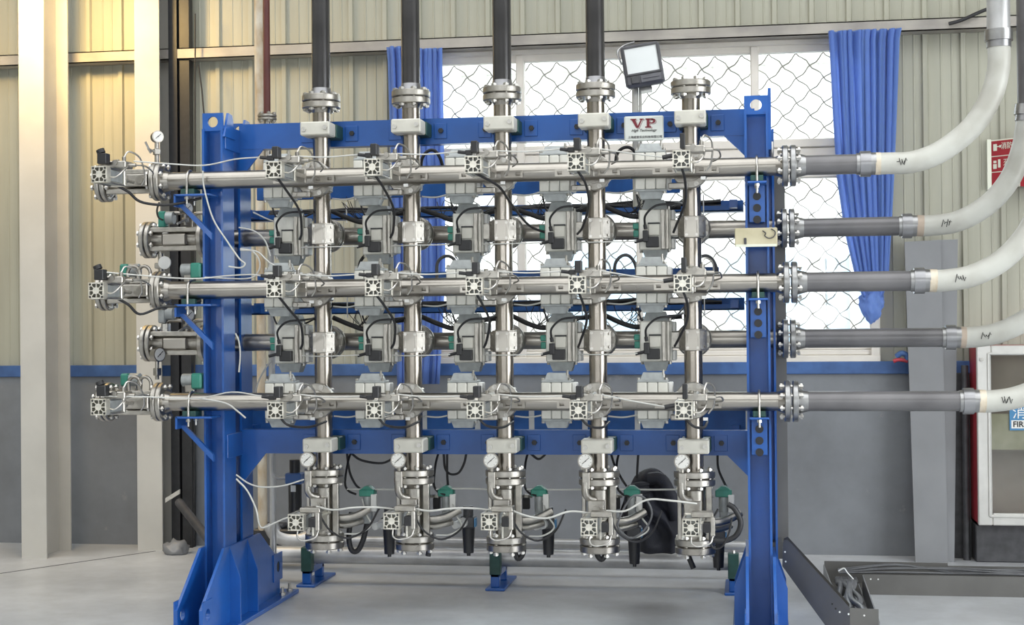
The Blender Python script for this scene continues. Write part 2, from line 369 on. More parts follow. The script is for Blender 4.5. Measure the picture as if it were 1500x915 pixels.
while x < RX1-0.3:
    link('panel', top_sheet, wall, (x, YW, 0))
    if x+PITCH <= WX0+0.08 or x >= WX1-0.03: link('panel', side_sheet, wall, (x, YW, 0))
    x += PITCH
link('panel', MB().box(WX0-0.13, WX0, YW-0.002, YW+0.012, Z_SILL+0.02, 3.42).mesh('panel', 'panel'), wall)
link('plaster_dado', MB().box(RX0, RX1, YW-0.025, YW+0.02, 0, 1.17).mesh('plaster_dado', 'dado'), wall)
struct('trim_1', MB().cbox(RX0, RX1, YW-0.045, YW+0.01, 1.165, Z_SILL+0.02, 0.004).mesh('trim_sill', 'bluetrim'))
# girt along the wall (C-section)
m = MB().box(RX0, RX1, YW-0.145, YW-0.138, 3.335, 3.412).box(RX0, RX1, YW-0.145, YW-0.024, 3.405, 3.412).box(RX0, RX1, YW-0.145, YW-0.024, 3.335, 3.342)
struct('trim_2', m.mesh('girt', 'girt'))

# ---- window
win = link('window_1', None, None, ((WX0+WX1)/2, YW+0.05, WZ0)); win['kind'] = 'structure'
wm = Matrix.Translation(-win.location)
def wpart(name, x0, x1, y0, y1, z0, z1, m='upvc', c=0.006):
    mb = MB(); ox, oy, oz = win.location
    if c: mb.cbox(x0-ox, x1-ox, y0-oy, y1-oy, z0-oz, z1-oz, c)
    else: mb.box(x0-ox, x1-ox, y0-oy, y1-oy, z0-oz, z1-oz)
    return link(name, mb.mesh(name, m), win)
ZT0, ZT1 = 2.435, 2.69; MUL = [-1.485, 0.062]
y0, y1 = YW-0.01, YW+0.06
wpart('frame_head', WX0, WX1, y0, y1, 3.255, WZ1)
wpart('frame_head', WX0, WX1, y0-0.02, y1, 3.30, WZ1)
wpart('frame_sill', WX0, WX1, y0-0.03, y1, WZ0, 1.285)
wpart('bottom_rail', WX0, WX1, y0, y1, 1.285, 1.32); wpart('bottom_rail', WX0, WX1, y0+0.015, y1, 1.32, 1.352)
for z, dz, dy in ((ZT1-0.055, 0.055, 0.0), (ZT1-0.12, 0.063, 0.012), (ZT1-0.19, 0.068, 0.012), (ZT0, 0.063, 0.0)):
    wpart('transom', WX0, WX1, y0+dy, y1, z, z+dz)
wpart('jamb', WX0, WX0+0.06, y0-0.02, y1, WZ0, WZ1); wpart('jamb', WX1-0.06, WX1, y0-0.02, y1, WZ0, WZ1)
for mx_ in MUL:
    wpart('mullion', mx_-0.027, mx_+0.027, y0-0.012, y1, 1.285, 3.30)
wpart('mullion', -0.72, -0.68, y0+0.01, y1-0.01, 1.33, ZT0)
edges = [WX0+0.06]+[e for mm in MUL for e in (mm-0.027, mm+0.027)]+[WX1-0.06]
for i in range(0, 6, 2):
    for z0, z1 in ((1.352, ZT0), (ZT1, 3.255)):
        wpart('pane', edges[i], edges[i+1], YW+0.03, YW+0.036, z0, z1, 'glass', 0)

# ---- crimped-wire security grille outside the glass
GY = YW+0.12; DX, DZ = 0.176, 0.163
gr = link('security_grille', None, None, ((WX0+WX1)/2, GY, WZ0))
tag(gr, 'wavy diamond wire security grille outside the window glass', 'grille')
gc = gr.location
gw, gh = WX1-WX0, WZ1-WZ0
for s_ in (1, -1):
    k = -int(gh/DZ)-2
    while k*DX < gw+DX*2:
        # line x = k*DX + s*(z)*DX/DZ
        pts = []
        nseg = int(gh/DZ*2*4)+1
        for i in range(nseg+1):
            z = gh*i/nseg; ph = z/DZ*2*PI
            base = k*DX+(z*DX/DZ if s_ > 0 else gh*DX/DZ*0-z*DX/DZ)
            if s_ < 0: base += gh*DX/DZ
            off = 0.007*math.sin(ph*2)
            xx = base+off*0.7; zz = z-s_*off*0.7
            if 0 <= xx <= gw and 0 <= zz <= gh: pts.append(Vector((xx-gw/2, 0.003*s_+0.003*math.cos(ph), zz)))
            elif len(pts) > 3: break
            else: pts = []
        if len(pts) > 3: link('wire', MB().tube(pts, 0.0048, 5).mesh('wire', 'wire'), gr)
        k += 1

# ---- outside: ground and a pale neighbouring building
struct('ground_outside', MB().box(-40, 40, -40, 45, -0.3, -0.15).mesh('ground_outside', 'ground'))
nb = link('neighbour_building', None, None, (0, 14.5, -0.15))
tag(nb, 'pale clad building across the yard seen through the window', 'building')
link('wall', MB().box(-9, 7, 0, 0.3, 0, 4.25).mesh('wall', 'outside'), nb)
link('eaves_gutter', MB().cbox(-9.2, 7.2, -0.12, 0.3, 4.12, 4.25, 0.03).mesh('eaves_gutter', 'outside'), nb)
link('roof', MB().prism([(-0.1, 4.25), (4.0, 6.3), (4.0, 6.2), (-0.1, 4.2)], 'x', -9.2, 7.2).mesh('roof', 'outside'), nb)
rib_me = MB().box(0, 0.03, -0.03, 0, 0, 4.12).mesh('rib', 'outside')
for i in range(62): link('rib', rib_me, nb, (-8.8+i*0.25, 0, 0))
for a, b, c, d in ((-1.9, -0.9, 1.3, 2.35), (-0.2, 0.55, 1.35, 2.3), (0.75, 1.25, 0.2, 2.3), (-4.2, -3.2, 1.3, 2.35)):
    wo = link('window', MB().box(a, b, -0.05, 0, c, d).mesh('window', 'outblue'), nb)
    link('frame_bar', MB().box((a+b)/2-0.04, (a+b)/2+0.04, -0.08, -0.05, c, d).mesh('frame_bar', 'outside'), wo)

# ---- steel columns (H-sections)
def hcol(name, x0, x1, y0, y1, tf, tw, m='column', z1=RZ1):
    xm = (x0+x1)/2
    return MB().box(x0, x1, y0, y0+tf, 0, z1).box(x0, x1, y1-tf, y1, 0, z1).box(xm-tw/2, xm+tw/2, y0+tf, y1-tf, 0, z1).mesh(name, m)
o = struct('column_1', hcol('column', -4.715, -4.54, 9.167, 9.53, 0.014, 0.01))
o['label'] = 'white painted H-section column at the left edge'
o = struct('column_2', hcol('column', -4.09, -3.914, 9.583, 9.82, 0.014, 0.01))
o['label'] = 'white painted H-section column against the back wall'
# dark down-pipe, duct and bracket beside the second column
single('down_pipe', MB().box(-3.895, -3.835, 9.70, 9.76, 0, 5.2), 'black', 'dark square duct running up beside the wall column', 'duct')
single('down_pipe', MB().box(-3.825, -3.755, 9.72, 9.79, 0, 5.2), 'black', 'black cable duct running up beside the wall column', 'duct')
for k, (a, b) in enumerate((((286, 20), (284, 800)), ((291, 95), (299, 170)))):
    p, q = at(*a, 9.66), at(*b, 9.66)
    single('wall_cable', MB().tube([(0, 0, 0), (q-p)*0.5+Vector((0.004, 0, 0)), q-p], 0.005, 6), 'rubber',
           ['thin black cable hanging down the black duct', 'short black cable hanging below the girt beside the black duct'][k], 'cable', loc=p)
p = at(250, 730, 9.55)
single('angle_bracket', MB().prism([(0, 0), (0.10, 0.06), (0.10, 0.09), (0, 0.03)], 'y', 0, 0.02), 'column', 'white slanted steel bracket low on the wall column', 'bracket', loc=at(242, 736, 9.56))
m = MB(); q = [at(262, 735, 9.5), Vector((at(330, 800, 9.0).x, 9.0, 0.03))]
single('black_bar', MB().tube([(0, 0, 0), q[1]-q[0]], 0.03, 8), 'dgrey', 'dark steel bar leaning behind the left blue post', 'bar', loc=q[0])
bm = bmesh.new(); bmesh.ops.create_icosphere(bm, subdivisions=3, radius=1.0)
for v in bm.verts:
    n_ = noise.noise(v.co*1.7)*0.5+noise.noise(v.co*4)*0.25
    v.co = Vector((v.co.x*0.085*(1+n_*0.8), v.co.y*0.08, max(-0.4, v.co.z+n_*1.2)*0.065))
me = bpy.data.meshes.new('rag'); bm.to_mesh(me); bm.free(); me.materials.append(MT['greyboard'])
for p_ in me.polygons: p_.use_smooth = True
tag(link('rag_heap', me, None, Vector((-3.76, 9.45, 0.026))), 'small grey heap of rags on the floor by the wall column', 'rags')
# ================================================================ blue steel frame
fr = link('steel_frame', None, None, (-1.3, 7.38, 0)); FO = fr.location.copy()
tag(fr, 'tall blue painted steel frame carrying the pipe matrix', 'frame')
def fpart(name, mb, m='blue', sub=None):
    mb.v = [tuple(Vector(v)-FO) for v in mb.v]
    return link(name, mb.mesh(name, m), sub if sub else fr)
def hpost(x0, x1, y0, y1, z0, z1, tf=0.011, tw=0.008):
    ym = (y0+y1)/2
    return MB().box(x0, x0+tf, y0, y1, z0, z1).box(x1-tf, x1, y0, y1, z0, z1).box(x0+tf, x1-tf, ym-tw/2, ym+tw/2, z0, z1)
XL0, XL1 = -2.705, -2.597; XR0, XR1 = -0.006, 0.106
YA0, YA1, YB0, YB1 = 7.17, 7.335, 7.43, 7.60
BASE = 0.022
fpart('post', hpost(XL0, XL1, YA0, YA1, BASE, 2.50)); fpart('post', hpost(XL0, XL1, YB0, YB1, BASE, 2.50))
fpart('post', hpost(XR0, XR1, YA0, YA1, BASE, 2.505)); fpart('post', hpost(XR0+0.045, XR1+0.03, YB0, YB1, BASE, 2.45))
# battens tying front and rear post
for z in (0.9, 2.46):
    fpart('batten', MB().cbox(XL1-0.005, XL1+0.006, YA0+0.03, YB1-0.02, z-0.06, z+0.06, 0.002))
    fpart('batten', MB().cbox(XR0+0.05, XR0+0.06, YA1-0.01, YB0+0.02, z-0.06, z+0.06, 0.002))
# lifting plates and pointed lugs on top of the posts
for x0, x1, y, z in ((XL0, XL1, YA0+0.01, 2.49), (XR0, XR1, YA0+0.01, 2.49)):
    c = ((x0+x1)/2, z+0.045)
    fpart('lifting_plate', MB().plate_hole([(x0, z), (x1, z), (x1, z+0.09), (x0, z+0.09)], c, 0.027, 'y', y, y+0.012))
fpart('lifting_plate', MB().plate_hole([(XL0, 2.49), (XL1, 2.49), (XL1, 2.58), (XL0, 2.58)], ((XL0+XL1)/2, 2.54), 0.027, 'y', YB1-0.02, YB1-0.008))
for y0, y1 in ((YA0, YA1), (YB0, YB1)):
    fpart('pointed_lug', MB().prism([(y0, 2.46), (y1, 2.46), (y1-0.05, 2.58), (y0+0.06, 2.585)], 'x', XL1, XL1+0.012))
fpart('pointed_lug', MB().prism([(YA0, 2.32), (YA1, 2.32), (YA1-0.03, 2.615), (YA0+0.02, 2.615)], 'x', XR1, XR1+0.014))
m = MB().cyl((XR1+0.016, YA0+0.03, 2.26), (XR1+0.016, YA0+0.03, 2.36), 0.009, 8)
fpart('drop_pin', m, 'flange_grey')
# cross beams (channels, web to the front) with end gussets and black bolts
YBM = 7.42
for z0, z1 in ((2.422, 2.552), (0.848, 0.970)):
    b = MB().box(XL1, XR0+0.05, YBM, YBM+0.009, z0, z1).box(XL1, XR0+0.05, YBM+0.009, YBM+0.075, z1-0.01, z1).box(XL1, XR0+0.05, YBM+0.009, YBM+0.075, z0, z0+0.01)
    bo = fpart('crossbeam', b)
    fpart('gusset', MB().prism([(XL1, z0), (XL1+0.13, z0), (XL1, z0-0.16)], 'y', YBM+0.002, YBM+0.014))
    fpart('gusset', MB().prism([(XR0+0.05, z0), (XR0-0.10, z0), (XR0+0.05, z0-0.15)], 'y', YBM+0.002, YBM+0.014))
    zm = (z0+z1)/2
    for i in range(5):
        for s_ in (-0.118, 0.118):
            xx = VX[i]+s_+0.008
            fpart('bolt_plate', MB().cbox(xx-0.033, xx+0.033, YBM-0.006, YBM, zm-0.04, zm+0.04, 0.002), sub=bo)
            fpart('bolt', MB().cyl((xx+0.003, YBM-0.006, zm), (xx+0.003, YBM-0.020, zm), 0.0135, 6), 'black', sub=bo)
# feet
def foot(x0, x1, bx0, bx1):
    fpart('base_plate', MB().cbox(bx0, bx1, 6.66, 8.14, 0, BASE, 0.003))
    for s_, xx in ((-1, x0), (1, x1)):
        xa, xb = (xx-0.014, xx) if s_ < 0 else (xx, xx+0.014)
        poly = [(6.80, BASE), (8.0, BASE), (8.0, 0.20), (7.67, 0.40), (7.12, 0.40), (6.80, 0.15)]
        g = fpart('foot_plate', MB().plate_hole(poly, (6.866, 0.12), 0.03, 'x', xa, xb))
        fpart('lug_hole_dark', MB().cyl((xa-0.0075 if s_ < 0 else xb+0.0005, 7.96, 0.175), (xa-0.0005 if s_ < 0 else xb+0.0075-0.006, 7.96, 0.175), 0.03, 20), 'ink', sub=g)  # black disc paints the darkness inside the rear lug's hole
        fpart('lug', MB().plate_hole([(6.80, BASE), (6.93, BASE), (6.93, 0.19), (6.80, 0.19)], (6.866, 0.12), 0.03, 'x', xa-0.006 if s_ < 0 else xb, xa if s_ < 0 else xb+0.006), sub=g)
        fpart('lug', MB().plate_hole([(7.88, 0.10), (8.03, 0.10), (8.03, 0.25), (7.88, 0.25)], (7.96, 0.175), 0.03, 'x', xa-0.006 if s_ < 0 else xb, xa if s_ < 0 else xb+0.006), sub=g)
        for yy in (YA0+0.02, YB0+0.03):
            pl = [(xb if s_ > 0 else xa, BASE), (xb+0.055 if s_ > 0 else xa-0.055, BASE), (xb+0.055 if s_ > 0 else xa-0.055, 0.24), (xb if s_ > 0 else xa, 0.40)]
            fpart('stiffener', MB().prism(pl, 'y', yy, yy+0.012), sub=g)
    for xx in (bx0+0.03, bx1-0.03):
        for yy in (8.06, 8.11-0.18, 6.70):
            fpart('anchor_bolt', MB().cyl((xx, yy, BASE), (xx, yy, BASE+0.045), 0.009, 8).cyl((xx, yy, BASE), (xx, yy, BASE+0.016), 0.018, 6), 'bolt')
foot(XL0, XL1, -2.80, -2.516); foot(XR0, XR1, -0.085, 0.185)
# brackets for the three front pipes
for k, z in enumerate(ZF):
    zt = z-R0-0.028
    xm = (XR0+XR1)/2
    br = fpart('pipe_bracket', MB().cbox(xm-0.037, xm+0.037, YA0-0.006, YA0+0.006, zt-0.185, zt, 0.002).cbox(xm-0.045, xm+0.045, YA0-0.13, YA0+0.006, zt-0.010, zt, 0.002))
    for q in range(3):
        zz = zt-0.062-0.055*q
        fpart('dark_hole_disc', MB().cyl((xm, YA0-0.006, zz), (xm, YA0-0.012, zz), 0.019, 16), 'black', sub=br)  # flat black discs paint the bracket's open holes dark
    fpart('rubber_pad', MB().cbox(xm-0.030, xm+0.030, YF-0.045, YF+0.045, zt, zt+0.029, 0.003), 'dkgreen', sub=br)
    # left side: shelf with a diagonal strut
    xl = XL0-0.055
    lb = fpart('pipe_bracket', MB().cbox(XL0-0.10, XL1-0.02, YA0-0.13, YA0, zt-0.008, zt+0.002, 0.002).box(XL0-0.10, XL0-0.09, YA0-0.13, YA0+0.01, zt-0.06, zt))
    fpart('strut', MB().prism([(XL0-0.10, zt-0.045), (XL0-0.07, zt-0.045), (XL1-0.03, zt-0.19), (XL1-0.03, zt-0.225)], 'y', YA0-0.08, YA0-0.06), sub=lb)
    fpart('rubber_pad', MB().cbox(XL0-0.07, XL0-0.0, YF-0.045, YF+0.045, zt, zt+0.029, 0.003), 'dkgreen', sub=lb)
    for nm, xx, side in (('left', XL0-0.035, 'left'), ('right', xm, 'right')):
        pts = [Vector((0, (R0+0.006)*math.cos(t), (R0+0.006)*math.sin(t))) for t in [PI*i/14 for i in range(15)]]
        pts = [Vector((0, R0+0.006, -R0-0.075))]+pts+[Vector((0, -R0-0.006, -R0-0.075))]
        ub = thing('u_bolt', 'steel U-bolt holding the %s front pipe to the %s blue post' % (ROW[k], side), 'clamp', (xx, YF, z),
                   [('rod', MB().tube(pts, 0.006, 8).mesh('rod', 'bolt')),
                    ('nut', MB().cyl((0, R0+0.006, -R0-0.052), (0, R0+0.006, -R0-0.040), 0.012, 6).mesh('nut', 'bolt')),
                    ('nut', MB().cyl((0, -R0-0.006, -R0-0.052), (0, -R0-0.006, -R0-0.040), 0.012, 6).mesh('nut', 'bolt'))], 'U-bolts on the front pipes')
# blue cable trays behind the pipes
YT = 7.72
TR = [(2.072, 2.135), (1.566, 1.63), (0.93, 1.085)]
tl = ['upper', 'middle', 'lowest']
for k, (z0, z1) in enumerate(TR):
    x0, x1 = -2.66, at(1089, 300, YT).x
    t = link('cable_tray', None, None, ((x0+x1)/2, YT, z0)); tag(t, '%s blue channel tray running behind the pipe matrix' % tl[k], 'cable tray', 'blue trays behind the pipes')
    h = (x1-x0)/2
    link('channel', MB().box(-h, h, 0.10, 0.106, 0, z1-z0).box(-h, h, 0, 0.10, 0, 0.006).box(-h, h, 0, 0.006, 0, 0.03).mesh('channel', 'blue_tray'), t)
    if k < 2:
        for i in range(4):
            xx = -h+0.55+i*(2*h/4.2)
            link('cable_tie', MB().box(xx, xx+0.006, -0.004, 0, -0.02, 0.09).mesh('cable_tie', 'white'), t)
    else:
        link('front_panel', MB().box(-h, h, -0.004, 0.0, 0.0, z1-z0).mesh('front_panel', 'blue_tray'), t)
        for xx in (622, 700, 779, 857, 934):
            X = at(xx, 615, YT).x-(x0+x1)/2
            link('white_strip', MB().box(X-0.014, X+0.014, -0.008, -0.004, 0, z1-z0).mesh('white_strip', 'white'), t)
    for s_ in (-1, 1):
        link('bracket', MB().box(s_*(h-0.05)-0.02, s_*(h-0.05)+0.02, -0.12, 0.0, 0.01, 0.05).mesh('bracket', 'blue'), t)
for k, (ya, yb, xe) in enumerate(((266, 286, 996), (397, 411, 1053))):
    a, b = at(700, yb, 7.88), at(700, ya, 7.88); x0 = -2.66; x1 = at(xe, ya, 7.88).x
    r_ = link('blue_rail', None, None, (x0, 7.88, a.z)); tag(r_, 'blue horizontal rail behind the %s row of front actuators' % ROW[k], 'rail', 'blue rails behind the pipes')
    link('bar', MB().cbox(0, x1-x0, 0, 0.04, 0, b.z-a.z, 0.003).mesh('bar', 'blue_tray'), r_)
    link('end_plate', MB().cbox(x1-x0-0.10, x1-x0, -0.012, 0, -0.012, b.z-a.z+0.004, 0.003).mesh('end_plate', 'blue_tray'), r_)
# black cables lying in the trays
for k in range(2):
    z0 = TR[k][0]
    for i in range(6):
        pts = []
        for q in range(12):
            X = -2.55+q*2.42/11
            pts.append(Vector((X, YT+0.02+0.012*i+random.uniform(-.006, .006), z0+0.02+random.uniform(0, 0.03)+0.007*(i % 3))))
        cable('tray_cable', pts, 0.0085, 'rubber', 'black cable lying in the %s blue tray behind the pipes' % tl[k], 'cable', 'cables in the %s tray' % tl[k])
# ================================================================ pipes
FR = 0.097          # flange radius
def disc(c, ax, a0, a1, r, n=40, name='flange', m='cast', bevel=True):
    d = {'x': Vector((1, 0, 0)), 'y': Vector((0, 1, 0)), 'z': Vector((0, 0, 1))}[ax]; c = Vector(c)
    mb = MB(); e = min(0.004, abs(a1-a0)*0.2)
    mb.cyl(c+d*(a0+e), c+d*(a1-e), r, n, caps=False)
    mb.cyl(c+d*a0, c+d*(a0+e), r-e, n, r1=r, caps=False).cyl(c+d*(a1-e), c+d*a1, r, n, r1=r-e, caps=False)
    ring = lambda a: MB().cyl(c+d*a, c+d*(a+1e-5*(1 if a == a1 else -1)), r-e, n)
    for a in (a0, a1):
        q = ring(a); mb._add(q.v, q.f, False)
    return mb
XE = 0.197; XLF = -2.90      # flange faces at the ends of the front pipes
lab_f = ['top', 'middle', 'bottom']
for k, z in enumerate(ZF):
    xc = -1.3
    tube = MB().cyl((XLF-xc, 0, 0), (XE-xc, 0, 0), R0, 32)
    sub_r = flange_bolts(MB(), (XE-0.004-xc+0.006, 0, 0), 'x', 0.076, 8, 0.042, ph=PI/8)
    lf = disc((XLF-xc, 0, 0), 'x', 0.0, 0.024, FR)
    thing('front_pipe', '%s horizontal stainless pipe running in front of the blue posts' % lab_f[k], 'pipe', (xc, YF, z), [
        ('tube', tube.mesh('tube', 'steel')),
        ('flange', disc((XE-xc, 0, 0), 'x', -0.030, -0.003, FR, m='flange_grey').mesh('flange', 'flange_grey'), [('bolt_circle', sub_r.mesh('bolt_circle', 'bolt'), None, None, None, 'stuff')]),
        ('weld_neck', MB().cyl((XE-0.06-xc, 0, 0), (XE-0.03-xc, 0, 0), R0, 32, r1=R0+0.012).mesh('weld_neck', 'steel')),
        ('flange', lf.mesh('flange', 'cast')),
        ('weld_neck', MB().cyl((XLF+0.024-xc, 0, 0), (XLF+0.055-xc, 0, 0), R0+0.012, 32, r1=R0).mesh('weld_neck', 'steel'))], 'front header pipes')
XRE = 0.200; XRL = -3.06
for k, z in enumerate(ZR):
    xc = -1.3
    thing('rear_pipe', '%s horizontal stainless pipe running behind the vertical pipes' % ['upper', 'lower'][k], 'pipe', (xc, YR, z), [
        ('tube', MB().cyl((-2.70-xc, 0, 0), (XRE-xc, 0, 0), R0, 32).mesh('tube', 'steel')),
        ('flange', disc((XRE-xc, 0, 0), 'x', -0.030, -0.003, FR).mesh('flange', 'flange_grey'), [('bolt_circle', flange_bolts(MB(), (XRE-xc+0.002, 0, 0), 'x', 0.076, 8, 0.042, ph=PI/8).mesh('bolt_circle', 'bolt'), None, None, None, 'stuff')]),
        ('weld_neck', MB().cyl((XRE-0.06-xc, 0, 0), (XRE-0.03-xc, 0, 0), R0, 32, r1=R0+0.012).mesh('weld_neck', 'steel'))], 'rear header pipes')
# ---- vertical pipes
ZTOP = [2.630, 2.632, 2.632, 2.632, 2.632]
ZTOP = [at(x, y, YV).z for x, y in ((469, 150), (601, 143.5), (734, 138.5), (871, 134), (1011, 129))]
ZVB = 0.775
for i in range(5):
    zt = ZTOP[i]
    parts = [('tube', MB().cyl((0, 0, ZVB), (0, 0, zt-0.02), R0, 32).mesh('tube', 'steel_v')),
             ('flange', disc((0, 0, zt), 'z', -0.034, -0.002, FR).mesh('flange', 'cast')),
             ('weld_neck', MB().cyl((0, 0, zt-0.055), (0, 0, zt-0.034), R0, 32, r1=R0+0.007).mesh('weld_neck', 'steel'))]
    bolts = flange_bolts(MB(), (0, 0, zt), 'z', 0.078, 8, 0.036, r=0.011, ph=PI/8, hw=0.015)
    if i == 4:
        parts.append(('blind_flange', disc((0, 0, zt), 'z', 0.002, 0.032, FR).mesh('blind_flange', 'cast'), None, None, 'round blanking flange'))
        parts.append(('bolt_circle', bolts.mesh('bolt_circle', 'bolt'), None, None, None, 'stuff'))
    thing('vertical_pipe', '%s vertical stainless pipe of the matrix%s' % (ORD[i], ', capped by a blank flange' if i == 4 else ''), 'pipe', (VX[i], YV, 0), parts, 'vertical pipes')
    if i < 4:
        thing('riser_pipe', 'dark grey riser pipe bolted on top of the %s vertical pipe' % ORD[i], 'pipe', (VX[i], YV, zt), [
            ('tube', MB().cyl((0, 0, 0.05), (0, 0, 1.4), R0+0.002, 32).mesh('tube', 'riserpipe')),
            ('flange', disc((0, 0, 0), 'z', 0.002, 0.034, FR).mesh('flange', 'cast'), [('bolt_circle', flange_bolts(MB(), (0, 0, 0), 'z', 0.078, 8, 0.036, r=0.011, ph=PI/8, hw=0.015).mesh('bolt_circle', 'bolt'), None, None, None, 'stuff')]),
            ('weld_neck', MB().cyl((0, 0, 0.034), (0, 0, 0.07), R0+0.010, 32, r1=R0+0.003).mesh('weld_neck', 'greypipe'))], 'dark riser pipes')
# ---- clamps that hold the vertical pipes to the beams
plate = MB().cbox(-0.075, 0.075, -0.125, -0.004, -0.034, 0.034, 0.006).mesh('front_jaw', 'cream')
block = MB().cbox(-0.062, 0.080, -0.004, 0.119, -0.034, 0.034, 0.004).mesh('rear_jaw', 'dkgreen')
cb = MB().cyl((0, -0.125, 0), (0, -0.134, 0), 0.0125, 6).mesh('bolt', 'bolt')
for i in range(5):
    for z, nm in ((2.487, 'upper'), (0.909, 'lower')):
        thing('pipe_clamp', 'cream bolted clamp holding the %s vertical pipe to the %s crossbeam' % (ORD[i], nm), 'clamp', (VX[i], YV, z),
              [('front_jaw', plate), ('rear_jaw', block, None, None, 'dark green rear jaw'), ('bolt', cb, None, (-0.055, 0, -0.004)), ('bolt', cb, None, (0.055, 0, 0.004))], 'clamps on the %s crossbeam' % nm)
# ---- dark pipe stubs, couplings and pale hoses on the right
CPL = [1268, 1328, 1345, 1390, 1415]
ZZ = [ZF[0], ZR[0], ZF[1], ZR[1], ZF[2]]; YY = [YF, YR, YF, YR, YF]
HP = [[(1276, 239), (1300, 238.5), (1340, 236), (1382, 219), (1425, 184), (1452, 140), (1463, 98), (1463, 60)],
      [(1336, 333), (1365, 332), (1405, 325), (1448, 300), (1480, 262), (1498, 215), (1505, 170)],
      [(1353, 412), (1385, 411.5), (1425, 404), (1470, 380), (1506, 340), (1528, 290), (1538, 240)],
      [(1398, 494), (1425, 494), (1460, 488), (1500, 470), (1538, 440), (1562, 400), (1575, 350)],
      [(1424, 588), (1455, 587.5), (1490, 582), (1530, 566), (1566, 540), (1592, 500), (1606, 450)]]
nm5 = ['topmost', 'second', 'third', 'fourth', 'lowest']
for k in range(5):
    x0 = (XE if k % 2 == 0 else XRE)+0.004; Y, z = YY[k], ZZ[k]
    xc = at(CPL[k], 300, Y).x
    n = nm5[k]
    thing('pipe_stub', 'dark grey pipe bolted to the right end of the %s header pipe' % n, 'pipe', (x0, Y, z), [
        ('tube', MB().cyl((0.02, 0, 0), (xc-x0-0.005, 0, 0), R0+0.002, 32).mesh('tube', 'darkpipe')),
        ('flange', disc((0, 0, 0), 'x', 0.003, 0.030, FR).mesh('flange', 'flange_grey')),
        ('weld_neck', MB().cyl((0.030, 0, 0), (0.075, 0, 0), R0+0.014, 32, r1=R0+0.003).mesh('weld_neck', 'flange_grey'))], 'dark pipe stubs on the right')
    thing('hose_coupling', 'ribbed steel coupling joining dark pipe to the %s pale hose' % n, 'coupling', (xc, Y, z), [
        ('nut', MB().cyl((-0.024, 0, 0), (0.024, 0, 0), R0+0.016, 12).mesh('nut', 'greypipe')),
        ('collar', MB().cyl((-0.04, 0, 0), (-0.024, 0, 0), R0+0.006, 24).cyl((0.024, 0, 0), (0.048, 0, 0), R0+0.008, 24).mesh('collar', 'flange_grey'))], 'hose couplings')
    pts = [at(x, y, Y) for x, y in HP[k]]
    dz = z-pts[0].z
    for q, p in enumerate(pts): p.z += dz*(1-q/len(pts))
    pts[0] = Vector((xc+0.045, Y, z))
    pts[1].z = z
    if k == 1:
        pass
    path = smooth_path(pts, 8); o = path[0].copy()
    parts = [('hose_wall', MB().tube([p-o for p in path], 0.051, 24).mesh('hose_wall', 'hose'))]
    # dirty sleeve end and felt-pen scribble
    parts.append(('sleeve_end', MB().tube([p-o for p in path[0:5]], 0.0525, 24).mesh('sleeve_end', 'rust' if k % 2 == 0 else 'brownboard'), None, None, 'stained hose end'))
    a = path[12]-o
    sc = MB()
    for q in range(4):
        u = random.uniform(-0.02, 0.02)
        sc.tube([a+Vector((q*0.011-0.02, -0.0525, u)), a+Vector((q*0.011-0.012, -0.0528, -u+0.004)), a+Vector((q*0.011-0.006, -0.0522, 0.006))], 0.0016, 4)
    parts.append(('pen_mark', sc.mesh('pen_mark', 'ink'), None, None, 'black felt-pen scribble', 'stuff'))
    thing('pale_hose', '%s pale grey hose curving upward on the right' % n, 'hose', o, parts, 'pale hoses on the right')
    # upper coupling and riser at the top of each hose
    e = path[-1]; up = (path[-1]-path[-2]).normalized()
    thing('riser_coupling', 'steel coupling at the upper end of the %s pale hose' % n, 'coupling', e, [
        ('nut', MB().cyl(up*0.0, up*0.05, 0.064, 16).mesh('nut', 'flange_grey')),
        ('collar', MB().cyl(up*-0.03, up*0.0, 0.055, 24).mesh('collar', 'greypipe'))], 'upper hose couplings')
    single('riser_pipe', MB().cyl((0, 0, 0), Vector((0, 0, 2.2)), 0.052, 32), 'galv' if k == 0 else 'darkpipe', 'steel riser pipe going up from the %s pale hose' % n, 'pipe', 'risers above the hoses', loc=e+up*0.045)
# ---- old pipes near the left post
p = at(379, 0, 8.9); xw = p.x
single('white_riser', MB().cyl((0, 0, 0), (0, 0, 4.5), 0.029, 20), 'rust', 'chipped rusty white pipe rising behind the left of the crossbeam', 'pipe', loc=(xw, 8.9, 0))
zf = at(390, 172, 8.75).z; xm_ = at(390.5, 60, 8.75).x
thing('maroon_riser', 'thin maroon pipe with a small bolted flange at its foot', 'pipe', (xm_, 8.75, zf), [
    ('tube', MB().cyl((0, 0, 0.02), (0, 0, 1.8), 0.021, 20).mesh('tube', 'maroon')),
    ('flange', disc((0, 0, 0), 'z', 0.002, 0.018, 0.058).mesh('flange', 'cast')), ('flange', disc((0, 0, 0), 'z', -0.018, -0.002, 0.058).mesh('flange', 'cast')),
    ('bolt_circle', flange_bolts(MB(), (0, 0, 0), 'z', 0.044, 6, 0.02, r=0.008, hw=0.011).mesh('bolt_circle', 'bolt'), None, None, None, 'stuff'),
    ('lower_tube', MB().cyl((0, 0, -0.4), (0, 0, -0.018), 0.02, 16).mesh('lower_tube', 'steel'))])
x9 = at(398, 500, 8.1).x
m = MB().cyl((0, 0, 0.12), (0, 0, 1.95), 0.018, 14)
single('conduit_pipe', m, 'galv', 'thin galvanised conduit standing just behind the left blue post', 'pipe', loc=(x9, 8.1, 0))
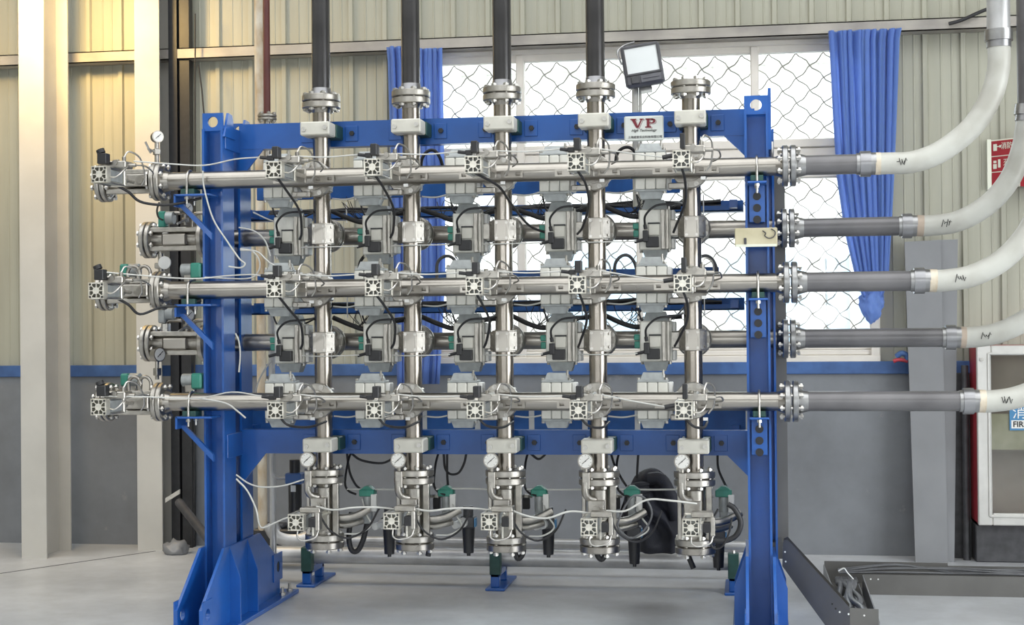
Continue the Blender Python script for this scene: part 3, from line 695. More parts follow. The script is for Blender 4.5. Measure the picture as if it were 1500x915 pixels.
# ---- floor pipes and their blue supports
YP = 8.45
pz = at(700, 816, YP).z
x0, x1 = at(378, 810, YP).x, 0.17
thing('floor_pipe', 'large galvanised pipe lying low behind the frame on blue supports', 'pipe', (x0, YP, pz), [
    ('tube', MB().cyl((0, 0, 0), (x1-x0, 0, 0), 0.05, 28).mesh('tube', 'galv')),
    ('end_cap', MB().cyl((-0.02, 0, 0), (0, 0, 0), 0.047, 28).mesh('end_cap', 'galv'))])
p2z = at(700, 794, 8.8).z
single('floor_pipe', MB().cyl((0, 0, 0), (2.72, 0, 0), 0.028, 20), 'galv', 'thinner galvanised pipe lying behind the large floor pipe', 'pipe', loc=(-2.55, 8.8, p2z))
for k, xs_ in enumerate((459, 732, 1077)):
    X = at(xs_, 800, YP).x
    zt = pz-0.05
    legf = MB().cbox(-0.035, 0.015, -0.115, -0.075, 0.015, zt-0.02, 0.004); legr = MB().cbox(-0.035, 0.015, 0.13, 0.17, 0.015, zt-0.02, 0.004)
    thing('pipe_support', 'blue steel stand with green clamp under the floor pipe, %s one' % ['leftmost', 'middle', 'rightmost'][k], 'pipe stand', (X, YP, 0), [
        ('base_plate', MB().cbox(-0.06, 0.05, -0.15, 0.30, 0, 0.015, 0.003).mesh('base_plate', 'blue')),
        ('leg', legf.mesh('leg', 'blue')), ('leg', legr.mesh('leg', 'blue')),
        ('crossbar', MB().cbox(-0.035, 0.015, -0.115, 0.17, zt-0.045, zt-0.005, 0.004).mesh('crossbar', 'blue')),
        ('clamp', MB().cbox(-0.040, 0.020, -0.121, -0.055, zt-0.03, pz+0.06, 0.004).mesh('clamp', 'dkgreen'), None, None, 'dark green pipe clamp'),
        ('bolt', MB().cyl((-0.01, -0.085, pz+0.06), (-0.01, -0.085, pz+0.075), 0.012, 6).mesh('bolt', 'bolt'))], 'floor pipe stands')
thing('elbow_pipe', 'grey pipe elbow on the floor behind the leftmost launcher', 'pipe', at(432, 790, 8.9), [
    ('bend', MB().tube(smooth_path([(-0.16, 0, 0.10), (-0.12, 0, 0.03), (-0.04, 0, 0.0), (0.08, 0, 0.0), (0.25, 0, 0.0)], 5), 0.05, 16).mesh('bend', 'galv')),
    ('collar', MB().cyl((0.06, 0, 0), (0.09, 0, 0), 0.058, 20).mesh('collar', 'galv'))])
# ================================================================ crossing valves, actuators, cylinders
def octagon(r, ph=PI/8): return [(r*math.cos(2*PI*i/8+ph), r*math.sin(2*PI*i/8+ph)) for i in range(8)]
# ---- ribbed actuator seen from the front: three pale segments with grey tapered end caps (axis vertical)
def act_segment(w, d, h):
    return MB().cbox(-w/2, w/2, -d/2, d/2, -h/2, h/2, 0.004).mesh('segment', 'act_body')
AW, AD, AH = 0.150, 0.115, 0.175
segs = act_segment(AW/3-0.003, AD, AH)
core = MB().box(-AW/2+0.004, AW/2-0.004, -AD/2+0.008, AD/2-0.004, -AH/2+0.003, AH/2-0.003).mesh('body', 'act_cap')
def cap(top):
    s_ = 1 if top else -1; h = AH/2
    mb = MB().cbox(-AW/2+0.002, AW/2-0.002, -AD/2+0.002, AD/2-0.002, min(s_*h, s_*(h+0.012)), max(s_*h, s_*(h+0.012)), 0.003)
    a, b = 0.058, 0.046
    z0, z1 = s_*(h+0.012), s_*(h+0.046)
    mb._add([(-a, -0.046, z0), (a, -0.046, z0), (a, 0.046, z0), (-a, 0.046, z0), (-b, -0.034, z1), (b, -0.034, z1), (b, 0.034, z1), (-b, 0.034, z1)],
            [(0, 1, 2, 3), (4, 5, 6, 7), (0, 1, 5, 4), (1, 2, 6, 5), (2, 3, 7, 6), (3, 0, 4, 7)])
    return mb.mesh('end_cap', 'act_cap')
cap_t, cap_b = cap(True), cap(False)
capbolt = MB()
for sx in (-1, 1):
    for s_ in (-1, 1):
        z = s_*(AH/2+0.012); capbolt.cyl((sx*0.066, -0.045, z), (sx*0.066, -0.045, z+s_*0.010), 0.008, 8)
capbolt = capbolt.mesh('cap_screws', 'bolt')
side_rib = MB().cbox(AW/2-0.001, AW/2+0.022, -0.03, 0.05, -AH/2, AH/2, 0.004).mesh('side_cover', 'white')
limit = MB().cyl((0, 0, 0), (0, 0, 0.03), 0.010, 8).cyl((0, 0, 0.03), (0, 0, 0.05), 0.006, 8).mesh('air_fitting', 'bolt')
def actuator(dx, dy, dz=0):
    """part with its sub-parts, at an offset from the valve"""
    return ('actuator', core, [('segment', segs, None, (-AW/3, 0, 0)), ('segment', segs, None, (0, 0, 0)), ('segment', segs, None, (AW/3, 0, 0)),
            ('end_cap', cap_t, None, None, 'grey tapered end cap'), ('end_cap', cap_b, None, None, 'grey tapered end cap'),
            ('cap_screws', capbolt, None, None, None, 'stuff'), ('side_cover', side_rib), ('air_fitting', limit, None, (0.052, -0.03, AH/2+0.01))],
            (dx, dy, dz), 'pale ribbed actuator')
# ---- front crossings
fl_r = 0.088
f_body = MB().cyl((0, -0.155, 0), (0, -0.03, 0), 0.055, 24).mesh('valve_body', 'cast')
f_fl = disc((0, 0, 0), 'y', -0.135, -0.105, fl_r).mesh('flange', 'cast')
f_fl2 = disc((0, 0, 0), 'y', -0.098, -0.075, fl_r-0.004).mesh('flange', 'cast')
f_bolts = flange_bolts(MB(), (0, -0.105, 0), 'y', 0.074, 8, 0.032, r=0.009, ph=PI/8, hw=0.0125).mesh('bolt_circle', 'bolt')
f_saddle = MB().cbox(-0.058, 0.058, -0.055, 0.0, -0.06, 0.06, 0.006).mesh('saddle', 'cast')
f_bonnet = MB().cbox(-0.128, -0.045, -0.11, -0.05, -0.036, 0.036, 0.005).mesh('bonnet', 'cast')
f_foot = MB().cbox(-0.105, -0.012, -0.175, -0.13, -0.092, -0.064, 0.004).cyl((-0.085, -0.175, -0.078), (-0.085, -0.183, -0.078), 0.009, 6).cyl((-0.035, -0.175, -0.078), (-0.035, -0.183, -0.078), 0.009, 6).mesh('bolted_lug', 'cast')
for k in range(3):
    for i in range(5):
        thing('crossing_valve', 'stainless crossing valve with ribbed actuator, %s front pipe at %s vertical pipe' % (ROW[k], ORD[i]), 'valve', (VX[i], YV, ZF[k]), [
            ('valve_body', f_body), ('flange', f_fl, [('bolt_circle', f_bolts, None, None, None, 'stuff')]), ('flange', f_fl2), ('saddle', f_saddle), ('bonnet', f_bonnet), ('bolted_lug', f_foot),
            actuator(-0.192, -0.075)], 'valves on the front pipes')
# ---- pneumatic cylinders standing out in front of the front pipes (axis towards the viewer)
def cap_mesh(s=0.0385, t=0.045):
    mb = MB(); w = 0.0065
    mb.box(-s, s, 0, t, -s, -s+w).box(-s, s, 0, t, s-w, s).box(-s, -s+w, 0, t, -s+w, s-w).box(s-w, s, 0, t, -s+w, s-w)
    for sx in (-1, 1):
        for sz in (-1, 1):
            mb.cyl((sx*(s-0.0095), 0, sz*(s-0.0095)), (sx*(s-0.0095), t, sz*(s-0.0095)), 0.0095, 10)
    for i in range(8):
        a = 2*PI*i/8
        mb.prism([(math.cos(a)*q-math.sin(a)*e, math.sin(a)*q+math.cos(a)*e) for q, e in ((0.012, -0.0022), (0.034, -0.0022), (0.034, 0.0022), (0.012, 0.0022))], 'y', 0.003, t-0.005)
    return mb.mesh('end_cap', 'alu')
c_cap = cap_mesh(); c_hub = MB().cyl((0, -0.001, 0), (0, 0.035, 0), 0.0165, 20).mesh('hub', 'alu')
c_floor = MB().box(-0.033, 0.033, 0.035, 0.045, -0.033, 0.033).mesh('pocket_shade', 'act_cap')  # greyer than the cap: the pockets' shade put into the colour
c_holes = MB()
for sx in (-1, 1):
    for sz in (-1, 1): c_holes.cyl((sx*0.029, -0.001, sz*0.029), (sx*0.029, 0.004, sz*0.029), 0.0052, 8)
c_holes = c_holes.mesh('screw_sockets', 'black')
def barrel(L):
    return MB().cbox(-0.034, 0.034, 0.045, L, -0.034, 0.034, 0.009).mesh('barrel', 'act_cap')
def tie(L):
    mb = MB()
    for sx in (-1, 1):
        for sz in (-1, 1): mb.cyl((sx*0.0345, 0.03, sz*0.0345), (sx*0.0345, L+0.02, sz*0.0345), 0.005, 6)
    return mb.mesh('tie_rods', 'bolt')
LB = 0.20
c_bar, c_tie = barrel(LB), tie(LB)
c_rear = MB().cbox(-0.040, 0.040, LB, LB+0.024, -0.040, 0.040, 0.004).mesh('rear_plate', 'alu')
c_rod = MB().cyl((0, LB+0.02, 0), (0, LB+0.19, 0), 0.010, 12).cyl((0, LB+0.06, 0), (0, LB+0.085, 0), 0.024, 12).mesh('piston_rod', 'bolt')
c_yoke = MB().cbox(-0.045, 0.045, LB+0.150, LB+0.170, -0.032, 0.040, 0.003).box(-0.045, -0.037, LB+0.02, LB+0.15, -0.010, 0.010).box(0.037, 0.045, LB+0.02, LB+0.15, -0.010, 0.010).box(-0.006, 0.006, LB+0.02, LB+0.15, 0.026, 0.036).mesh('yoke', 'cast')
def slot_plate(sx):
    mb = MB(); a, b = (0.05, 0.155) if sx > 0 else (-0.155, -0.05)
    y0, y1 = 0.468, 0.476
    mb.box(a, b, y0, y1, -0.017, -0.008).box(a, b, y0, y1, 0.008, 0.017).box(a, a+0.012, y0, y1, -0.008, 0.008).box(b-0.012, b, y0, y1, -0.008, 0.008)
    mb.box((a+b)/2-0.018, (a+b)/2+0.018, y0+0.001, y1, -0.008, 0.008)
    mb.box(min(a, b) if sx > 0 else b-0.012, (a+0.012) if sx > 0 else b, y0, 0.53, -0.017, 0.017)
    return mb.mesh('slotted_plate', 'steel')
c_sl, c_sr = slot_plate(-1), slot_plate(1)
c_sol = MB().cbox(-0.012, 0.018, 0.01, 0.065, 0.055, 0.108, 0.003).cbox(-0.040, -0.010, 0.02, 0.05, 0.046, 0.068, 0.003).cyl((-0.038, 0.035, 0.057), (-0.075, 0.035, 0.062), 0.008, 8).mesh('solenoid_coil', 'black')
c_sol5 = MB().cbox(-0.006, 0.016, 0.01, 0.05, 0.048, 0.115, 0.003).cyl((-0.035, 0.035, 0.020), (-0.085, 0.035, 0.012), 0.010, 8).mesh('solenoid_coil', 'black')
c_val = MB().cbox(0.0, 0.10, 0.07, 0.16, 0.036, 0.068, 0.004).cyl((0.05, 0.06, 0.06), (0.05, 0.19, 0.064), 0.013, 10).cyl((0.085, 0.09, 0.068), (0.085, 0.09, 0.088), 0.010, 8).cyl((0.030, 0.14, 0.068), (0.030, 0.14, 0.082), 0.010, 8).cyl((0.10, 0.11, 0.05), (0.135, 0.11, 0.05), 0.009, 8).mesh('pilot_valve', 'cast')
c_tubes = [MB().tube(smooth_path(p, 5), 0.0042, 6).mesh('pilot_tube', 'bolt') for p in (
    [(0.085, 0.09, 0.086), (0.10, 0.11, 0.115), (0.13, 0.17, 0.09), (0.125, 0.24, 0.01), (0.10, 0.26, -0.03)],
    [(0.135, 0.11, 0.05), (0.16, 0.16, 0.05), (0.165, 0.24, 0.03), (0.13, 0.32, 0.02)],
    [(0.04, 0.04, -0.01), (0.07, 0.03, -0.012), (0.095, 0.05, 0.015), (0.10, 0.10, 0.045)])]
c_tag = MB().box(0.0, 0.022, 0.0, 0.001, -0.014, 0.0).mesh('paper_tag', 'white')
def cylinder_parts(last=False, mount=True):
    ps = [('end_cap', c_cap, [('hub', c_hub), ('pocket_shade', c_floor), ('screw_sockets', c_holes, None, None, None, 'stuff')]), ('barrel', c_bar), ('tie_rods', c_tie, None, None, None, 'stuff'), ('rear_plate', c_rear),
          ('piston_rod', c_rod), ('solenoid_coil', c_sol5 if last else c_sol, None, None, 'black solenoid coil'), ('pilot_valve', c_val)]
    ps += [('pilot_tube', t) for t in c_tubes]
    if mount: ps += [('yoke', c_yoke), ('slotted_plate', c_sl), ('slotted_plate', c_sr), ('paper_tag', c_tag, None, (0.075, 0.30, -0.05), 'small white paper tag')]
    return ps
YC = 6.575
for k in range(3):
    for i in range(5):
        thing('pneumatic_cylinder', 'square aluminium air cylinder on the %s front pipe at the %s vertical pipe' % (ROW[k], ORD[i]), 'air cylinder',
              (VX[i]-0.018, YC, ZF[k]-0.012), cylinder_parts(i == 4), 'air cylinders on the front pipes')
# ---- rear crossings: octagonal block on the vertical pipe, rear flange, box actuator
r_blk = MB().prism(octagon(0.062), 'z', -0.053, 0.053).mesh('octagon_block', 'cast')
r_fp = MB().cbox(-0.036, 0.036, -0.066, -0.055, -0.052, 0.052, 0.002).mesh('cover_plate', 'steel')
r_fs = MB()
for sx in (-1, 1):
    for sz in (-1, 1): r_fs.cyl((sx*0.024, -0.066, sz*0.038), (sx*0.024, -0.070, sz*0.038), 0.007, 8)
r_fs = r_fs.mesh('cover_screws', 'bolt')
def side_plate(s_):
    mb = MB().cbox(-0.030, 0.030, -0.010, 0.0, -0.048, 0.048, 0.002)
    for sx in (-1, 1):
        for sz in (-1, 1): mb.cyl((sx*0.016, -0.010, sz*0.032), (sx*0.016, -0.016, sz*0.032), 0.007, 8)
    a = s_*PI/4; R = Matrix.Rotation(a, 3, 'Z'); T = R @ Vector((0, -0.0565, 0))
    mb.v = [tuple(R @ Vector(v)+T) for v in mb.v]
    return mb.mesh('side_plate', 'cast')
r_sp = [side_plate(1), side_plate(-1)]
r_neck = MB().cyl((0, 0.045, 0), (0, 0.165, 0), 0.052, 28).mesh('neck', 'cast')
r_fl = disc((0, 0, 0), 'y', 0.070, 0.094, 0.083).mesh('flange', 'cast'); r_fl2 = disc((0, 0, 0), 'y', 0.100, 0.124, 0.087).mesh('flange', 'cast')
r_bolts = flange_bolts(MB(), (0, 0.097, 0), 'y', 0.071, 8, 0.029, r=0.008, ph=PI/8, hw=0.012).mesh('bolt_circle', 'bolt')
r_stem = MB().cbox(-0.112, -0.058, 0.02, 0.09, -0.040, 0.040, 0.004).mesh('stem_housing', 'cast')
b_core = MB().cbox(-0.078, 0.078, -0.05, 0.06, -0.100, 0.100, 0.006).mesh('actuator', 'act_body')
b_col = MB().cbox(0.030, 0.050, -0.062, -0.05, -0.098, 0.098, 0.003).cbox(0.054, 0.070, -0.060, -0.05, -0.098, 0.098, 0.003).mesh('guide_rail', 'cast')
b_pan = MB().cbox(-0.030, 0.024, -0.066, -0.05, -0.030, 0.026, 0.003).mesh('label_panel', 'cream')
b_band = MB().box(-0.032, 0.026, -0.064, -0.049, 0.026, 0.034).mesh('dark_band', 'black')
b_sol = MB().cbox(-0.042, 0.020, -0.085, -0.048, -0.088, -0.036, 0.003).mesh('solenoid_block', 'black')
b_con = MB().cbox(-0.056, -0.030, -0.095, -0.052, -0.062, -0.006, 0.003).cyl((-0.05, -0.08, -0.05), (-0.098, -0.08, -0.062), 0.008, 8).cyl((-0.042, -0.08, 0.0), (-0.046, -0.08, 0.022), 0.009, 8).mesh('cable_connector', 'black')
b_cap = []
for s_ in (1, -1):
    mb = MB(); z0, z1 = s_*0.100, s_*0.146
    mb._add([(-0.062, -0.048, z0), (0.062, -0.048, z0), (0.062, 0.05, z0), (-0.062, 0.05, z0), (-0.046, -0.036, z1), (0.046, -0.036, z1), (0.046, 0.038, z1), (-0.046, 0.038, z1)],
            [(0, 1, 2, 3), (4, 5, 6, 7), (0, 1, 5, 4), (1, 2, 6, 5), (2, 3, 7, 6), (3, 0, 4, 7)])
    b_cap.append(mb.mesh('end_cap', 'act_cap'))
b_green = MB().cbox(-0.108, -0.078, -0.035, 0.02, 0.004, 0.034, 0.004).cbox(-0.106, -0.078, -0.033, 0.018, -0.034, 0.0, 0.004).mesh('indicator_box', 'green')
b_scr = MB()
for sx in (-1, 1):
    for s_ in (-1, 1): b_scr.cyl((sx*0.068, -0.03, s_*0.10), (sx*0.068, -0.03, s_*0.113), 0.008, 8)
b_scr = b_scr.mesh('cap_screws', 'bolt')
b_side = MB().cbox(0.078, 0.098, -0.03, 0.05, -0.025, 0.025, 0.004).mesh('side_cover', 'white')
for k in range(2):
    for i in range(5):
        thing('crossing_valve', 'octagonal stainless valve with green-tipped actuator, %s rear pipe at %s vertical pipe' % (['upper', 'lower'][k], ORD[i]), 'valve', (VX[i], YV, ZR[k]), [
            ('octagon_block', r_blk), ('cover_plate', r_fp, [('cover_screws', r_fs, None, None, None, 'stuff')]), ('side_plate', r_sp[0]), ('side_plate', r_sp[1]),
            ('neck', r_neck), ('flange', r_fl), ('flange', r_fl2, [('bolt_circle', r_bolts, None, None, None, 'stuff')]), ('stem_housing', r_stem),
            ('actuator', b_core, [('guide_rail', b_col), ('label_panel', b_pan), ('dark_band', b_band), ('solenoid_block', b_sol, None, None, 'black solenoid block'), ('cable_connector', b_con),
             ('end_cap', b_cap[0]), ('end_cap', b_cap[1]), ('indicator_box', b_green, None, None, 'green indicator box'), ('cap_screws', b_scr, None, None, None, 'stuff'), ('side_cover', b_side, None, (0, 0, -0.07)), ('side_cover', b_side, None, (0, 0, 0.07))],
             (-0.182, 0.062, -0.006), 'boxy pale actuator')], 'valves on the rear pipes')
# ================================================================ pig launchers under the vertical pipes
def zat(y): return at(742, y, YV).z
zf1, zf0 = 0.775, 0.735          # upper flange pair
l_fl = disc((0, 0, 0), 'z', 0.752, 0.785, 0.100).mesh('flange', 'cast'); l_fl2 = disc((0, 0, 0), 'z', 0.713, 0.747, 0.100).mesh('flange', 'cast')
l_b = flange_bolts(MB(), (0, 0, 0.749), 'z', 0.080, 8, 0.04, r=0.010, ph=PI/8, hw=0.014).mesh('bolt_circle', 'bolt')
l_body = MB().cyl((0, 0, 0.455), (0, 0, 0.715), 0.052, 28).cyl((0, 0, 0.69), (0, 0, 0.715), 0.054, 28, r1=0.075).mesh('barrel', 'cast')
l_rib = [MB().cbox(-0.082, -0.062, -0.045, -0.020, 0.45, 0.715, 0.003).mesh('rib', 'cast'), MB().cbox(0.055, 0.085, -0.05, -0.02, 0.45, 0.715, 0.003).mesh('rib', 'cast')]
l_bf = disc((0, 0, 0), 'z', 0.385, 0.420, 0.098).mesh('closure_lid', 'steel'); l_bf2 = disc((0, 0, 0), 'z', 0.424, 0.458, 0.098).mesh('flange', 'cast')
l_bb = flange_bolts(MB(), (0, 0, 0.42), 'z', 0.080, 6, 0.042, r=0.010, hw=0.014).mesh('bolt_circle', 'bolt')
l_front = MB().cbox(-0.05, 0.03, -0.085, -0.035, 0.55, 0.645, 0.004).cyl((-0.01, -0.10, 0.60), (-0.01, -0.085, 0.60), 0.02, 12).mesh('front_block', 'cast')
l_br = MB().cbox(-0.03, 0.052, -0.30, -0.06, 0.565, 0.577, 0.002).cbox(0.030, 0.040, -0.33, -0.09, 0.49, 0.60, 0.002).mesh('bracket', 'alu')
l_out = [MB().tube(smooth_path([(0.04, 0.0, 0.60-0.06), (0.10, 0.0, 0.535), (0.16, 0.03, 0.545), (0.22, 0.06, 0.575)], 5), 0.019, 12).mesh('outlet_pipe', 'cast'),
         MB().tube(smooth_path([(0.04, 0.03, 0.50), (0.10, 0.05, 0.495), (0.17, 0.10, 0.51)], 5), 0.019, 12).mesh('outlet_pipe', 'cast')]
l_elb = MB().tube(smooth_path([(-0.06, -0.09, 0.735), (-0.06, -0.09, 0.68), (-0.045, -0.075, 0.655), (-0.02, -0.05, 0.645)], 5), 0.017, 12).mesh('gauge_elbow', 'cast')
for i in range(5):
    thing('pig_launcher', 'upright stainless launcher barrel under the %s vertical pipe' % ORD[i], 'launcher', (VX[i], YV, 0), [
        ('flange', l_fl, [('bolt_circle', l_b, None, None, None, 'stuff')]), ('flange', l_fl2), ('barrel', l_body), ('rib', l_rib[0]), ('rib', l_rib[1]),
        ('flange', l_bf2), ('closure_lid', l_bf, [('bolt_circle', l_bb, None, None, None, 'stuff')], None, 'round bottom closure lid'), ('front_block', l_front), ('bracket', l_br), ('outlet_pipe', l_out[0]), ('outlet_pipe', l_out[1]), ('gauge_elbow', l_elb)], 'launchers under the frame')
# pressure gauges
def gauge_parts(r=0.037, stem=0.11, body=True):
    ps = [('case', MB().cyl((0, 0, 0), (0, 0.032, 0), r, 28).cyl((0, -0.006, 0), (0, 0.0, 0), r+0.0015, 28).mesh('case', 'steel')),
          ('dial', MB().cyl((0, -0.0075, 0), (0, -0.006, 0), r*0.88, 28).mesh('dial', 'dial')),
          ('needle', MB().prism([(-r*0.45-0.001, -r*0.35), (-r*0.45+0.001, -r*0.35-0.002), (r*0.55, r*0.46), (r*0.55-0.002, r*0.46+0.001)], 'y', -0.0095, -0.0076).cyl((0, -0.0098, 0), (0, -0.0075, 0), 0.003, 8).mesh('needle', 'ink'))]
    mk = MB()
    for q in range(9):
        a = math.radians(-50+q*35); c, s_ = math.cos(a), math.sin(a)
        mk.prism([(c*r*0.66-s_*0.0007, s_*r*0.66+c*0.0007), (c*r*0.82-s_*0.0007, s_*r*0.82+c*0.0007), (c*r*0.82+s_*0.0007, s_*r*0.82-c*0.0007), (c*r*0.66+s_*0.0007, s_*r*0.66-c*0.0007)], 'y', -0.0082, -0.0074)
    ps.append(('scale_marks', mk.mesh('scale_marks', 'ink'), None, None, None, 'stuff'))
    if stem: ps.append(('stem', MB().cyl((0, 0.016, -r), (0, 0.016, -r-0.02), 0.009, 8).cbox(-0.018, 0.018, 0.0, 0.034, -r-stem+0.01, -r-0.018, 0.003).cyl((0, 0.016, -r-stem+0.012), (0, 0.016, -r-stem-0.012), 0.013, 10).mesh('stem', 'cast')))
    return ps
gp = gauge_parts()
for i in range(5):
    thing('pressure_gauge', 'round white-dial pressure gauge on the launcher of the %s vertical pipe' % ORD[i], 'pressure gauge', (VX[i]-0.055, 7.195, at(742, 675, 7.17).z), gp, 'gauges on the launchers')
# ---- air cylinders on the launchers
for i in range(5):
    dz = [0.578, 0.590, 0.592, 0.572, 0.576][i]-0.004
    parts = [('end_cap', c_cap, [('hub', c_hub), ('pocket_shade', c_floor), ('screw_sockets', c_holes, None, None, None, 'stuff')]), ('barrel', c_bar), ('tie_rods', c_tie, None, None, None, 'stuff'), ('rear_plate', c_rear),
             ('piston_rod', c_rod), ('solenoid_coil', MB().cbox(0.055, 0.090, 0.02, 0.075, -0.025, 0.02, 0.003).mesh('solenoid_coil', 'black'), None, None, 'black solenoid coil'),
             ('valve_block', MB().cbox(0.088, 0.108, 0.02, 0.075, -0.04, 0.045, 0.003).cbox(0.0, 0.10, 0.06, 0.14, 0.038, 0.062, 0.003).mesh('valve_block', 'cast')),
             ('pilot_tube', MB().tube(smooth_path([(0.0, 0.03, -0.038), (0.002, 0.02, -0.072), (0.03, 0.02, -0.088), (0.085, 0.03, -0.075), (0.098, 0.045, -0.04)], 5), 0.0045, 6).mesh('pilot_tube', 'bolt'))]
    thing('pneumatic_cylinder', 'square aluminium air cylinder on the launcher of the %s vertical pipe' % ORD[i], 'air cylinder', (VX[i]-0.002, 6.82, dz), parts, 'air cylinders on the launchers')
# ---- green topped solenoid valves, filter bowls beside the launchers
g_body = MB().cyl((0, 0, -0.075), (0, 0, 0.0), 0.024, 14).cbox(-0.02, 0.02, -0.02, 0.02, -0.14, -0.07, 0.004).mesh('valve_body', 'act_cap')
g_cap = MB().cbox(-0.040, 0.040, -0.03, 0.03, 0.0, 0.035, 0.004).prism([(-0.034, 0.035), (0.034, 0.035), (0.01, 0.052), (-0.01, 0.052)], 'y', -0.025, 0.025).mesh('coil_cap', 'green')
g_lab = MB().cbox(0.022, 0.052, -0.034, -0.010, -0.075, 0.012, 0.003).mesh('label_plate', 'white')
f_bowl = MB().cyl((0, 0, -0.19), (0, 0, -0.06), 0.026, 14, r1=0.033).cyl((0, 0, -0.205), (0, 0, -0.19), 0.010, 10).mesh('bowl', 'black')
f_head = MB().cbox(-0.036, 0.036, -0.036, 0.036, -0.06, 0.0, 0.006).cyl((0, 0, 0), (0, 0, 0.05), 0.026, 14).mesh('head', 'dgrey')
f_lab = MB().cbox(0.030, 0.042, -0.03, 0.02, -0.055, -0.01, 0.002).mesh('blue_label', 'bluelabel')
f_noz = MB().cyl((-0.02, -0.036, -0.03), (-0.05, -0.11, -0.035), 0.019, 12).cyl((-0.02, -0.03, -0.03), (-0.025, -0.05, -0.03), 0.026, 12).mesh('white_port', 'white')
GP = [(539, 719), (654, 719), (790, 719), (926, 719), (1060, 720)]; FP = [(570, 757), (686, 755), (803, 757), (929, 770), (1052, 775)]
for i in range(5):
    p = at(GP[i][0], GP[i][1]+7, 7.42)
    thing('solenoid_valve', 'green-capped solenoid valve standing right of the %s launcher' % ORD[i], 'valve', p, [('valve_body', g_body), ('coil_cap', g_cap, None, None, 'green coil cap'), ('label_plate', g_lab)], 'green solenoid valves')
    p = at(FP[i][0], FP[i][1], 7.55)
    thing('air_filter', 'black air filter bowl hanging right of the %s launcher' % ORD[i], 'filter', p, [('head', f_head), ('bowl', f_bowl), ('label_plate', f_lab, None, None, 'blue label')]+([('port', f_noz, None, None, 'white air port')] if i in (0, 1, 2) else []), 'filters beside the launchers')
# small black switch blocks behind launchers
for i in range(1, 5):
    p = at([0, 640, 771, 903, 1036][i], 735, 7.46)
    thing('limit_switch', 'small black limit switch beside the %s launcher barrel' % ORD[i], 'switch', p, [
        ('case', MB().cbox(-0.018, 0.018, -0.015, 0.015, -0.035, 0.022, 0.003).mesh('case', 'black')), ('fitting', MB().cyl((-0.05, 0, 0.03), (0.03, 0, 0.03), 0.009, 8).cbox(-0.01, 0.012, -0.01, 0.01, 0.02, 0.04, 0.002).mesh('fitting', 'bolt'))], 'limit switches')
# air treatment unit at the far left under the beam
thing('air_regulator', 'black air filter regulator with blue collar behind the leftmost launcher', 'regulator', at(432, 700, 7.85), [
    ('bowl', MB().cyl((0, 0, -0.19), (0, 0, -0.02), 0.036, 16).mesh('bowl', 'black')), ('collar', MB().cbox(-0.045, 0.045, -0.04, 0.04, -0.03, 0.03, 0.006).mesh('collar', 'bluetrim')),
    ('knob', MB().cyl((0, 0, 0.03), (0, 0, 0.10), 0.029, 16).mesh('knob', 'black')), ('label_plate', MB().cbox(-0.012, 0.016, -0.041, -0.036, -0.07, -0.035, 0.001).mesh('label_plate', 'white')),
    ('pipe', MB().tube(smooth_path([(-0.04, 0, 0.0), (-0.10, 0, 0.0), (-0.125, 0, 0.03), (-0.125, 0, 0.15)], 5), 0.009, 8).mesh('pipe', 'galv'))])
thing('pump_box', 'dark motor box on the floor behind the leftmost launcher', 'motor', at(408, 782, 8.95)-Vector((0, 0, 0.04)), [
    ('case', MB().cbox(-0.14, 0.16, -0.08, 0.08, -0.06, 0.08, 0.01).mesh('case', 'black')), ('lid', MB().cbox(-0.10, 0.05, -0.05, 0.05, 0.08, 0.11, 0.01).mesh('lid', 'dgrey'))])

# ================================================================ stations at the left ends of the pipes
XS = -3.17
s_body = MB().cyl((-0.25, 0, 0), (0, 0, 0), 0.05, 28).mesh('barrel', 'cast')
s_rail = [MB().cbox(-0.26, 0.0, -0.062, -0.03, 0.034, 0.058, 0.003).mesh('rail', 'cast'), MB().cbox(-0.26, 0.0, -0.062, -0.03, -0.062, -0.038, 0.003).mesh('rail', 'cast')]
s_f1 = disc((0, 0, 0), 'x', -0.026, -0.002, FR).mesh('flange', 'cast')
s_f2 = disc((0, 0, 0), 'x', -0.285, -0.262, FR).mesh('end_flange', 'cast'); s_f3 = disc((0, 0, 0), 'x', -0.312, -0.289, FR).mesh('closure_lid', 'cast')
s_b1 = flange_bolts(MB(), (0, 0, 0), 'x', 0.079, 8, 0.032, ph=PI/8).mesh('bolt_circle', 'bolt'); s_b2 = flange_bolts(MB(), (-0.287, 0, 0), 'x', 0.079, 8, 0.034, ph=PI/8).mesh('bolt_circle', 'bolt')
s_clamp = MB().cbox(-0.16, -0.03, -0.10, -0.045, -0.03, 0.03, 0.005).cyl((-0.06, -0.12, 0.0), (-0.06, -0.10, 0.0), 0.02, 12).mesh('clamp_block', 'cast')
